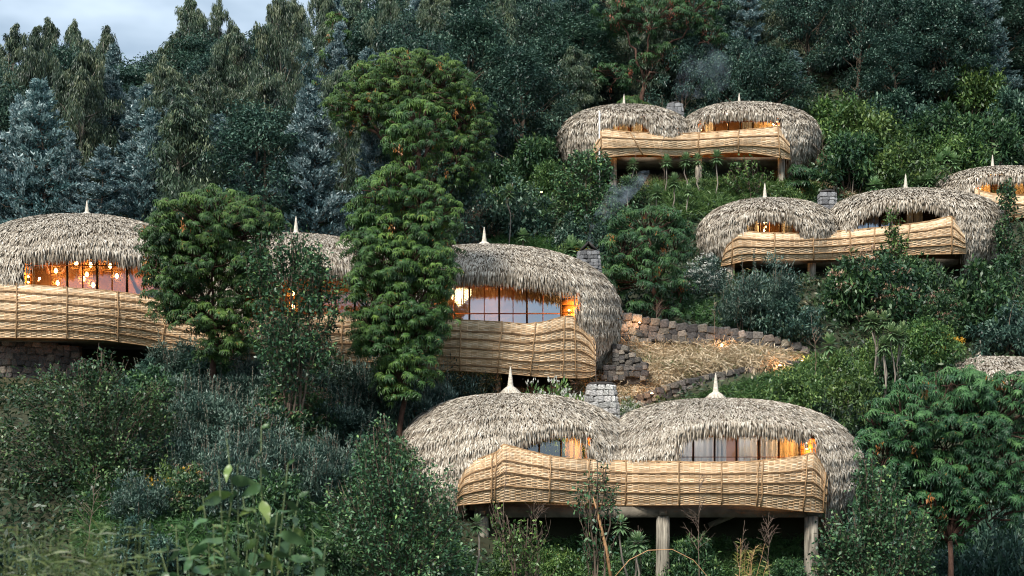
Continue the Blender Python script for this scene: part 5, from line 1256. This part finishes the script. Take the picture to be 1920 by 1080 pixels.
rb_ = np.random.default_rng(88)
wh = ['leftmost stretch of the grey bank', 'below the round feathery tree', 'below the leafy young tree', 'middle of the grey bank', 'below the tall tiered tree', 'nearest the big thatch']
cnt = {}
for row_, (ty, dr) in enumerate(((655, 'top row'), (700, 'upper row'), (755, 'middle row'), (810, 'lower row'), (862, 'bottom row'))):
    for px in np.arange(290, 770, 62):
        px = px + rb_.uniform(-20, 20); ty_ = ty + rb_.uniform(-18, 18); k_ = rb_.choice(['gbush', 'gbush', 'gbush', 'bush', 'dbush', 'brown'])
        d = fit_d(px, ty_, 51, 130); w_ = wh[min(5, int((px - 280) / 82))]; nm_ = {'gbush': 'grey leaved', 'bush': 'green', 'dbush': 'dark green', 'brown': 'brown headed'}[k_]
        lb = f'{nm_} shrub in the {dr}, {w_}'; c_ = cnt.get(lb, 0); cnt[lb] = c_ + 1
        if c_: lb = lb.replace(' shrub', ' smaller shrub' if c_ == 1 else ' slanting shrub')
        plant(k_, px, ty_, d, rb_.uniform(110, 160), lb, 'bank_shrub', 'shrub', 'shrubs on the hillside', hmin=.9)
for px, top, d, w, lb in ((1860, 880, 46, 150, 'dark shrub in the shade behind the big feathery tree trunk'), (1700, 960, 46, 150, 'dark shrub low behind the big feathery tree'), (1930, 840, 47, 150, 'dark shrub behind the big feathery tree at the frame edge'), (1800, 960, 47, 160, 'dark shrub at the foot of the big feathery tree'), (1660, 860, 50, 140, 'dark shrub between the nearest thatch and the big feathery tree'), (1780, 850, 49, 150, 'dark shrub deep behind the big feathery crown')):
    plant('dbush', px, top, fit_d(px, top, d, w, 5), w, lb, 'dark_shrub', 'shrub', 'shrubs on the hillside')

# rosette plants on bare stems
def rosette_plant(px, top, d, sc, label, seed, heads=1, stem=True):
    rr = np.random.default_rng(seed); x = (px - 960) * d / F; gz = float(ground(x, d)); base = np.array([x, d, gz])
    t = empty('rosette_plant', base); tag(t, label, 'plant', 'spiky rosette plants on bare stems')
    mb = MB(); tm = MB()
    for h in range(heads):
        tip = P(px + (rr.uniform(-14, 14) if heads > 1 else rr.uniform(-2, 2)), top + (rr.uniform(0, 16) if heads > 1 else 0), d + rr.normal(0, .2)) - [0, 0, sc * .3]
        tm.tube(limb(base - [0, 0, .2], tip, 7, 0, .1, rr), np.linspace(.05, .03, 7), 6)
        for ring in range(5):
            n = 12; a = rr.uniform(0, 6.28) + np.arange(n) / n * 2 * np.pi; el = 1.25 - ring * .42
            d_ = unit(np.stack([np.cos(a) * np.cos(el), np.sin(a) * np.cos(el), np.full(n, np.sin(el))], 1) + rr.normal(0, .08, (n, 3)))
            leaves(mb, np.repeat(tip[None], n, 0) - [0, 0, ring * .05 * sc], d_, np.stack([-np.sin(a), np.cos(a), np.zeros(n)], 1), sc * rr.uniform(.45, .6, n), .15 * sc, .30, np.clip(rr.normal(.6 - ring * .07, .15, n), 0, 1), fold=.2)
    tm.obj('stem', M['bark_pale'], t, smooth=True); mb.obj('leaf_rosette', M['l_palm'], t)['kind'] = 'stuff'
for k, (px, top, d, sc, lb, hd) in enumerate([
    (1186, 296, 89, .95, 'rosette plant nearest the white pole, under the uppermost lodge', 1), (1250, 290, 89.5, 1.0, 'rosette plant before the second stake of the uppermost basket', 1), (1285, 286, 89.5, 1.1, 'tall rosette plant under the middle of the uppermost basket', 1),
    (1309, 288, 89.5, .95, 'rosette plant just right of the tall one, uppermost lodge', 1), (1344, 281, 89, 1.1, 'tallest rosette plant before the uppermost basket', 1), (1263, 325, 87, 1.15, 'rosette plant with a yellowing leaf, mid slope', 1), (1232, 345, 86, 1.2, 'shaggy rosette plant above the broad feathery tree', 1),
    (1290, 345, 86, .95, 'rosette plant on a long bare stem above the tall grass', 1), (1176, 330, 87, .9, 'low rosette plant near the glossy tree', 1), (955, 345, 78, 1.0, 'lone rosette plant above the twiggy shrub', 1), (1568, 292, 91, 1.1, 'rosette plant above the dry grass patch', 2), (1600, 290, 91, 1.0, 'rosette plant right in the dry grass patch', 1),
    (1640, 326, 88, 1.2, 'cluster of rosette plants left of the right spire, middle right lodge', 3), (1735, 318, 89, 1.1, 'cluster of rosette plants right of the spire, middle right lodge', 3), (1775, 275, 92, 1.4, 'branching rosette plant above the frame edge lodge', 4), (1690, 318, 89.5, 1.0, 'rosette plant just behind the right spire, middle right lodge', 1),
    (1645, 582, 63, 1.0, 'cluster of rosette plants in the light green shrubs', 4), (1680, 600, 62.5, 1.0, 'second cluster of rosette plants in the light green shrubs', 3), (1553, 626, 63.5, 1.15, 'big star shaped rosette plant at the end of the walls', 1), (1665, 622, 62, .9, 'small rosette plant lowest in the light green shrubs', 2),
    (1082, 440, 72, 1.3, 'rosette plants behind the smoking chimney', 3), (980, 428, 73, .9, 'pale rosette plant in the grass above the long lodge', 1), (895, 965, 46, .75, 'bright rosette plant against the left pillar of the nearest lodge', 1), (1195, 985, 48, .9, 'rosette plant left of the middle pillar', 2), (1165, 965, 49, .8, 'narrow leaved rosette plant under the nearest lodge', 1)]):
    rosette_plant(px, top, d, sc, lb, 300 + k, hd)

# ------------------------------------------------------------------ grasses
def grass(name, label, poly, d0, d1, n, L, m, W=.035, lean=.5, tint=(.5, .2), tuft=14, kind='stuff', down=0., seed=1, patch=.0):
    """tufts on the ground wherever its image falls into the outline"""
    rr = np.random.default_rng(seed); poly = np.array(poly, float); x0, x1 = poly[:, 0].min(), poly[:, 0].max()
    pts = []
    while len(pts) < n:
        d = rr.uniform(d0, d1, 4000); px = rr.uniform(x0, x1, 4000); x = (px - 960) * d / F; z = ground(x, d); a, b = proj(np.stack([x, d, z], 1))
        k = inpoly(a, b, poly); q = np.stack([x, d, z], 1)[k]
        if not len(q): print('grass empty', name, label); return
        pts.extend(list(q))
    T = np.array(pts[:n]); P_ = np.repeat(T, tuft, 0); m_ = len(P_); P_ = P_ + rr.normal(0, .07, (m_, 3)) * [1, 1, .2]
    tl = np.repeat(unit(rr.normal(0, 1, (n, 3)) * [1, 1, 0] + [0, -.3, 0]), tuft, 0)
    d_ = unit(np.array([0, 0, 1.]) * (1 - down) + tl * lean * .6 + rr.normal(0, lean * .6, (m_, 3)))
    LL = L * rr.uniform(.5, 1.2, m_) * np.repeat(rr.uniform(.7, 1.2, n), tuft)
    tt = np.clip(np.repeat(rr.normal(tint[0], tint[1] * .7, n) + patch * (np.sin(T[:n, 0] * 1.7 + 2 * np.sin(T[:n, 1] * .9)) * np.sin(T[:n, 1] * 1.9 + T[:n, 0] * .6)), tuft) + rr.normal(0, tint[1] * .6, m_), 0, 1)
    mb = MB(); leaves(mb, P_, d_, rr.normal(size=(m_, 3)), LL * .62, W, .10, tt)
    # bending upper half of the blades
    e = P_ + d_ * (LL * .55)[:, None]; d2 = unit(d_ + np.array([0, 0, -.75]) + rr.normal(0, .25, (m_, 3))); leaves(mb, e, d2, rr.normal(size=(m_, 3)), LL * .5, W * .8, .25, np.clip(tt + .08, 0, 1))
    o = mb.obj(name, M[m], None, origin=T.mean(0)); tag(o, label, 'grass', kind='stuff'); return o
grass('dry_grass', 'dry straw coloured grass bank between the two stone walls', [(1110, 636), (1170, 628), (1300, 640), (1380, 655), (1500, 672), (1480, 690), (1380, 695), (1270, 715), (1160, 765), (1085, 735), (1085, 705), (1215, 706), (1215, 680), (1165, 640)], 59, 67.5, 6500, .6, 'l_dry', W=.045, lean=1.1, tint=(.56, .24), down=.2, seed=5, patch=.3)
grass('dry_grass', 'taller pale bunches in the dry grass bank between the walls', [(1130, 650), (1300, 650), (1440, 670), (1470, 688), (1270, 708), (1180, 740), (1100, 720)], 60, 67, 420, .95, 'l_dry', W=.05, lean=.9, tint=(.66, .2), tuft=26, down=.1, seed=16)
grass('dry_grass', 'dry grass strip under the right basket of the long lodge', [(930, 712), (1100, 706), (1130, 740), (960, 740)], 58, 62, 700, .35, 'l_dry', lean=1.1, tint=(.45, .25), seed=6)
grass('dry_grass', 'dry grass patch right of the uppermost lodge thatch', [(1515, 295), (1625, 300), (1645, 348), (1600, 378), (1515, 362)], 80, 100, 2600, .7, 'l_dry', W=.05, lean=.8, tint=(.5, .25), seed=7)
grass('dry_grass', 'brownish dry grass under the uppermost lodge', [(1170, 322), (1330, 325), (1330, 350), (1230, 372), (1170, 360)], 80, 95, 1900, .7, 'l_dry', W=.05, lean=.9, tint=(.42, .25), seed=8)
grass('tall_grass', 'tall green grass slope below the uppermost lodge', [(1210, 365), (1300, 335), (1400, 320), (1520, 345), (1540, 380), (1440, 380), (1330, 410), (1280, 420)], 80, 92, 4200, .95, 'l_grass', W=.055, lean=.45, tint=(.42, .2), seed=9)
grass('tall_grass', 'tall green grass above the right dome of the long lodge', [(915, 425), (1060, 410), (1075, 480), (1050, 520), (930, 500)], 68, 80, 4200, .95, 'l_grass', W=.05, lean=.45, tint=(.48, .2), seed=10)
grass('tall_grass', 'tall green grass below the end of the walls', [(1370, 765), (1470, 728), (1515, 692), (1650, 660), (1680, 740), (1620, 790), (1500, 790)], 54, 66, 4800, .75, 'l_grass', W=.045, lean=.5, tint=(.5, .2), seed=11)
grass('tall_grass', 'sparse green weeds under the lower stone wall', [(1180, 790), (1230, 775), (1290, 757), (1400, 722), (1480, 702), (1520, 740), (1350, 790)], 56, 64.3, 1500, .5, 'l_grass', W=.04, lean=.7, tint=(.4, .22), seed=17)
grass('tall_grass', 'green grass bank right of the broad feathery tree', [(1280, 560), (1350, 560), (1500, 590), (1500, 640), (1280, 600)], 67, 72, 900, .5, 'l_grass', W=.04, lean=.6, tint=(.3, .2), seed=12)
grass('tall_grass', 'dark green grass at the bottom of the bank', [(150, 900), (700, 860), (900, 1080), (900, 1100), (150, 1100)], 44, 54, 5200, .7, 'l_grass', W=.035, lean=.6, tint=(.28, .2), seed=13)
grass('tall_grass', 'green herbs on the dark soil beneath the nearest lodge', [(930, 1015), (1500, 1015), (1500, 1100), (930, 1100)], 50, 58, 1500, .45, 'l_grass', W=.05, lean=.8, tint=(.35, .2), seed=14)
grass('tall_grass', 'grassy slope beside the uppermost lodge left wall', [(960, 270), (1060, 290), (1090, 330), (1000, 420), (930, 380)], 76, 94, 2400, .8, 'l_grass', W=.05, lean=.6, tint=(.38, .22), seed=15)

# leafy undergrowth over the whole slope
def undergrowth(n, seed):
    rr = np.random.default_rng(seed)
    d = rr.uniform(42, 128, n); px = rr.uniform(-420, 2420, n); x = (px - 960) * d / F; z = ground(x, d); T = np.stack([x, d, z], 1)
    a, b = proj(T)
    k = ~(inpoly(a, b, [(1100, 636), (1520, 660), (1500, 700), (1150, 775), (1080, 735)]) & (d < 68) & (d > 58))
    for z_ in ([(1515, 295), (1625, 300), (1645, 348), (1600, 378), (1515, 362)], [(1170, 322), (1330, 325), (1330, 350), (1230, 372), (1170, 360)]): k &= ~inpoly(a, b, z_)
    k &= ~((px > 860) & (px < 1560) & (d > 52.5) & (d < 60.4)) & ~((px < 1120) & (d > 60) & (d < 68)) & ~((px > 1350) & (px < 1830) & (d > 78) & (d < 86)) & ~((px > 1110) & (px < 1490) & (d > 91.5) & (d < 99))
    T = T[k]; n = len(T); tuft = 9; P_ = np.repeat(T, tuft, 0) ; m = len(P_); sc = np.repeat(rr.uniform(.6, 1.5, n), tuft)
    far = 1 + (P_[:, 1] - 60).clip(0, 60) / 70
    P_ = P_ + rr.normal(0, .22, (m, 3)) * sc[:, None] * [1, 1, .0] + np.array([0, 0, 1.]) * (rr.uniform(0, .6, m) * sc)[:, None]
    dd = unit(rr.normal(0, .8, (m, 3)) + [0, -.2, .25]); tt = np.clip(np.repeat(rr.normal(.4, .2, n), tuft) + rr.normal(0, .14, m), 0, 1)
    mb = MB(); leaves(mb, P_, dd, rr.normal(size=(m, 3)), rr.uniform(.16, .34, m) * far, rr.uniform(.07, .13, m) * far, .15, tt)
    o = mb.obj('undergrowth', M['under'], None, origin=(0, 80, 12)); tag(o, 'leafy undergrowth covering the steep slope', 'undergrowth', kind='stuff')
undergrowth(33000, 77)

# ------------------------------------------------------------------ bare saplings, canes, bamboo
def twiggy(px, base_py, d, top, label, seed, spread=40, n=16, m='twig', r0=.022):
    rr = np.random.default_rng(seed); base = P(px, base_py, d); base[2] = min(base[2], 99); x = base[0]; gz = float(ground(x, d)); base[2] = gz
    H = (HY - top) * d / F - gz; mb = MB(); s = d / F
    main = limb(base, base + [rr.normal(0, .2), 0, H], 9, 0, .05, rr); mb.tube(main, np.linspace(r0, .004, 9), 5)
    hb = (HY - base_py) * s - gz
    for k in range(n):
        t = rr.uniform(max(.1, hb / H), .9); i = t * 7.99; a = main[int(i)] + (main[int(i) + 1] - main[int(i)]) * (i - int(i))
        dv = unit(np.array([rr.choice([-1, 1]) * rr.uniform(.35, 1), rr.normal(0, .4), rr.uniform(.7, 1.4)])); L = rr.uniform(.4, 1) * spread * s * 1.4 * (1.2 - t)
        p = limb(a, a + dv * L, 6, .05, .12, rr); mb.tube(p, np.linspace(.011, .003, 6), 4)
        for q in range(3):
            b = p[rr.integers(1, 5)]; dv2 = unit(dv + rr.normal(0, .5, 3)); mb.tube(limb(b, b + dv2 * L * rr.uniform(.3, .6), 4, 0, .1, rr), np.linspace(.006, .002, 4), 3)
    o = mb.obj('bare_sapling', M[m], None, origin=base); tag(o, label, 'sapling', 'bare saplings before the lodges'); return o
twiggy(1308, 1040, 49, 868, 'tall bare branched sapling in front of the nearest lodge windows', 1, 60, 20)
twiggy(1440, 1060, 49.5, 960, 'reddish bare sapling under the right of the nearest lodge', 2, 60, 16)
twiggy(1375, 1050, 49.8, 975, 'small bare sapling between two pillars', 3, 40, 10)
twiggy(1010, 1060, 49, 900, 'bare grey sapling under the left window of the nearest lodge', 4, 66, 14)
twiggy(1205, 1020, 49.4, 985, 'low bare sapling left of the middle pillar', 5, 40, 9)
twiggy(938, 1000, 51.0, 835, 'thin upright twig rising along the left basket post', 6, 30, 6)
twiggy(1118, 690, 58.6, 590, 'dark bare sapling before the right end of the long lodge basket', 7, 30, 8)
twiggy(1535, 660, 63, 585, 'pale bare sapling at the end of the stone walls', 8, 30, 10)
twiggy(1245, 330, 90, 178, 'tall bare sapling before the uppermost lodge', 9, 26, 6)
twiggy(1195, 300, 90, 240, 'bare sapling before the left windows of the uppermost lodge', 10, 22, 6)
twiggy(1230, 600, 67.5, 555, 'low bare bush on top of the upper wall', 11, 36, 10)
twiggy(1340, 640, 66.2, 560, 'thin bare stem against the upper wall', 12, 20, 4)
twiggy(160, 1010, 44, 880, 'bare sapling in the dark at lower frame corner', 13, 60, 12)
twiggy(1540, 330, 92, 250, 'bare arching sapling right of the uppermost thatch', 14, 40, 8)
mb = MB(); mb.tube([P(1148, 1100, 47), P(1137, 1030, 47), P(1120, 960, 47), P(1112, 932, 47)], [.06, .06, .045, .015], 7)
g0 = P(1148, 1100, 47); o = mb.obj('dry_cane', M['cane'], None, origin=g0); tag(o, 'leaning tan cane stalk before the nearest lodge', 'cane')
mb = MB(); a_ = [P(1150, 1085, 46), P(1180, 1050, 46), P(1215, 1032, 46), P(1260, 1030, 46), P(1300, 1050, 46), P(1330, 1085, 46), P(1345, 1110, 46)]; mb.tube(a_, np.linspace(.02, .008, 7), 5)
o = mb.obj('dry_cane', M['cane'], None, origin=a_[-1]); tag(o, 'arching dry cane before the middle pillar', 'cane')
def bamboo(px, d, top, label, seed):
    rr = np.random.default_rng(seed); x = (px - 960) * d / F; base = np.array([x, d, float(ground(x, d))]); t = empty('bamboo_plant', base); tag(t, label, 'bamboo')
    H = (HY - top) * d / F - base[2]; tm = MB(); mb = MB()
    for k in range(5):
        e = base + [rr.uniform(-.3, 1.0), rr.normal(0, .2), H * rr.uniform(.75, 1)]; p = limb(base, e, 8, .02, .04, rr); tm.tube(p, np.linspace(.014, .005, 8), 5)
        n = 26; i = rr.uniform(3.2, 6.99, n); pp = p[i.astype(int)] + (p[i.astype(int) + 1] - p[i.astype(int)]) * (i % 1)[:, None]
        dd = unit(np.stack([rr.choice([-1, 1], n) * rr.uniform(.3, 1, n), rr.normal(0, .3, n), rr.uniform(.2, .9, n)], 1)); leaves(mb, pp, dd, rr.normal(size=(n, 3)), .26, .035, .2, rr.uniform(.3, 1, n))
    tm.obj('cane', M['cane'], t); mb.obj('foliage', M['bam'], t)['kind'] = 'stuff'
M['bam'] = leafm('bamboo_leaf', [(0, (.12, .17, .04)), (.6, (.25, .27, .07)), (1, (.42, .30, .12))])
bamboo(1395, 48, 985, 'yellow green bamboo between the middle and right pillars', 1); bamboo(1385, 46.5, 1020, 'lower bamboo clump in front of the taller one', 2)

# ------------------------------------------------------------------ very near plants, out of focus
M['near_stem'] = mat('green_stem', (.10, .13, .05), .6)
leaf_me = []
for k in range(3):
    rr = np.random.default_rng(400 + k); n = 9; t = np.linspace(0, 1, n); w = .5 * np.sin(np.pi * t ** .72) ** .95 * .42; w[0] = .02; w[-1] = .005
    z = -.28 * t ** 2 + .05 * np.sin(t * 9 + k); V = np.concatenate([np.stack([t, -w, z + .22 * w], 1), np.stack([t, 0 * w, z], 1), np.stack([t, w, z + .22 * w], 1)])
    i = np.arange(n - 1); f = np.concatenate([np.stack([i + a * n, i + 1 + a * n, i + 1 + (a + 1) * n, i + (a + 1) * n], 1) for a in (0, 1)])
    leaf_me.append(mesh_data('leaf', V, [f], M['l_near'], np.full(len(V), [.25, .55, .9][k]), smooth=True))
def near_sapling(label, stems, d, seed, base_px, leaf=.14, nl=13):
    rr = np.random.default_rng(seed); x = (base_px - 960) * d / F; base = np.array([x, d, float(ground(x, d))])
    t = empty('near_sapling', base); tag(t, label, 'sapling')
    for (px, py, lean) in stems:
        tip = P(px, py, d + rr.normal(0, .25)); p = limb(base + [rr.normal(0, .05), 0, 0], tip, 14, 0, .04, rr); mb = MB(); mb.tube(p, np.linspace(.008, .003, 14), 6); mb.obj('stem', M['near_stem'], t, smooth=True)
        for k in range(nl):
            f = 1 - (k / nl) ** 1.1 * .36; i = f * 12.99; a = p[int(i)] + (p[min(13, int(i) + 1)] - p[int(i)]) * (i % 1)
            az = k * 2.4 + rr.normal(0, .3); el = rr.uniform(-.1, .7)
            o = bpy.data.objects.new('leaf', leaf_me[min(2, int(rr.choice([0, 0, 1, 1, 2])))]); link(o, t)
            o.location = a - base; s = leaf * rr.uniform(.55, 1.15) * (1 if k > 1 else .5); o.scale = (s, s, s); o.rotation_euler = (rr.normal(0, .85), rr.uniform(-.5, .7), az)
near_sapling('blurred near sapling with large pale green leaves, lowest in the frame', [(425, 822, 0), (490, 800, 0), (455, 930, 0), (560, 930, 0), (380, 930, 0), (300, 1030, 0), (610, 1020, 0), (550, 1010, 0), (430, 1020, 0), (445, 870, 0), (540, 868, 0), (410, 880, 0), (470, 905, 0), (585, 980, 0), (330, 985, 0), (520, 960, 0), (400, 985, 0), (350, 1010, 0), (480, 1000, 0)], 8.0, 61, 460, leaf=.145, nl=16)
M['near_weed'] = leafm('near_weed_blade', [(0, (.04, .06, .02)), (.5, (.09, .14, .035)), (1, (.24, .25, .09))], objrand=0)
def near_grass(label, x0, x1, top, d, n, seed):
    rr = np.random.default_rng(seed); mb = MB()
    for k in range(n):
        px = rr.uniform(x0, x1); dd = d + rr.normal(0, .5); tip = P(px + rr.normal(0, 75), top + rr.exponential(60), dd); x = (px - 960) * dd / F
        b = np.array([x, dd, float(ground(x, dd))]); p = limb(b, tip, 7, 0, .03, rr); mb.tube(p, np.linspace(.0022, .0008, 7), 3, rr.uniform(.2, .9))
        m = 20; i = rr.uniform(4.3, 5.99, m); pp = p[i.astype(int)] + (p[i.astype(int) + 1] - p[i.astype(int)]) * (i % 1)[:, None]
        dv = unit(np.stack([rr.normal(0, .9, m), rr.normal(0, .4, m), rr.uniform(.1, 1, m)], 1)); leaves(mb, pp, dv, rr.normal(size=(m, 3)), rr.uniform(.06, .16, m), .010, .3, rr.uniform(.0, .8, m) ** 1.3)
    o = mb.obj('near_grass', M['near_weed'], None, origin=P((x0 + x1) / 2, top, d)); tag(o, label, 'grass', kind='stuff')
grass('tall_grass', 'green tufts growing through the dry grass bank', [(1180, 655), (1330, 655), (1460, 680), (1400, 688), (1270, 700), (1180, 720)], 60, 67, 620, .5, 'l_grass', W=.04, lean=.9, tint=(.6, .2), tuft=22, seed=18)
near_grass('blurred near grass and weeds at the lower frame corner', -60, 260, 975, 7.5, 170, 62)

# ------------------------------------------------------------------ smoke from two chimneys
def smoke(label, pts, rad, dens, seed, col=(.62, .72, .85)):
    m = bpy.data.materials.new('smoke'); m.use_nodes = True; N = m.node_tree.nodes; L = m.node_tree.links; N.remove(N['Principled BSDF'])
    v = N.new('ShaderNodeVolumeScatter'); v.inputs['Color'].default_value = (*col, 1); v.inputs['Anisotropy'].default_value = 0
    tc = N.new('ShaderNodeTexCoord'); nz = N.new('ShaderNodeTexNoise'); nz.inputs['Scale'].default_value = 1.1; nz.inputs['Detail'].default_value = 4; nz.inputs['Distortion'].default_value = 1.2
    mr = N.new('ShaderNodeMapRange'); mr.inputs[1].default_value = .45; mr.inputs[2].default_value = .8; mr.inputs[3].default_value = 0; mr.inputs[4].default_value = dens
    L.new(tc.outputs['Object'], nz.inputs['Vector']); L.new(nz.outputs['Fac'], mr.inputs[0]); L.new(mr.outputs[0], v.inputs['Density']); L.new(v.outputs[0], N['Material Output'].inputs['Volume'])
    mb = MB(); mb.tube(pts, rad, 12); o = mb.obj('smoke', m, None, origin=pts[0], smooth=True); tag(o, label, 'smoke', kind='stuff')
smoke('thin blue smoke drifting up from the grey chimney of the long lodge', np.array([P(1102, 474, 66), P(1108, 450, 66), P(1120, 420, 66.2), P(1140, 390, 66.4), P(1165, 360, 66.7), P(1195, 335, 67), P(1220, 320, 67.2)]), [.08, .2, .34, .5, .6, .45, .02], .9, 1, (.68, .85, 1))
smoke('bluish smoke hanging over the chimney of the uppermost lodge', np.array([P(1265, 196, 95), P(1275, 175, 95), P(1300, 150, 95.3), P(1340, 125, 95.6), P(1375, 110, 96)]), [.1, .7, 1.5, 1.8, .1], .13, 2, (.68, .85, 1))
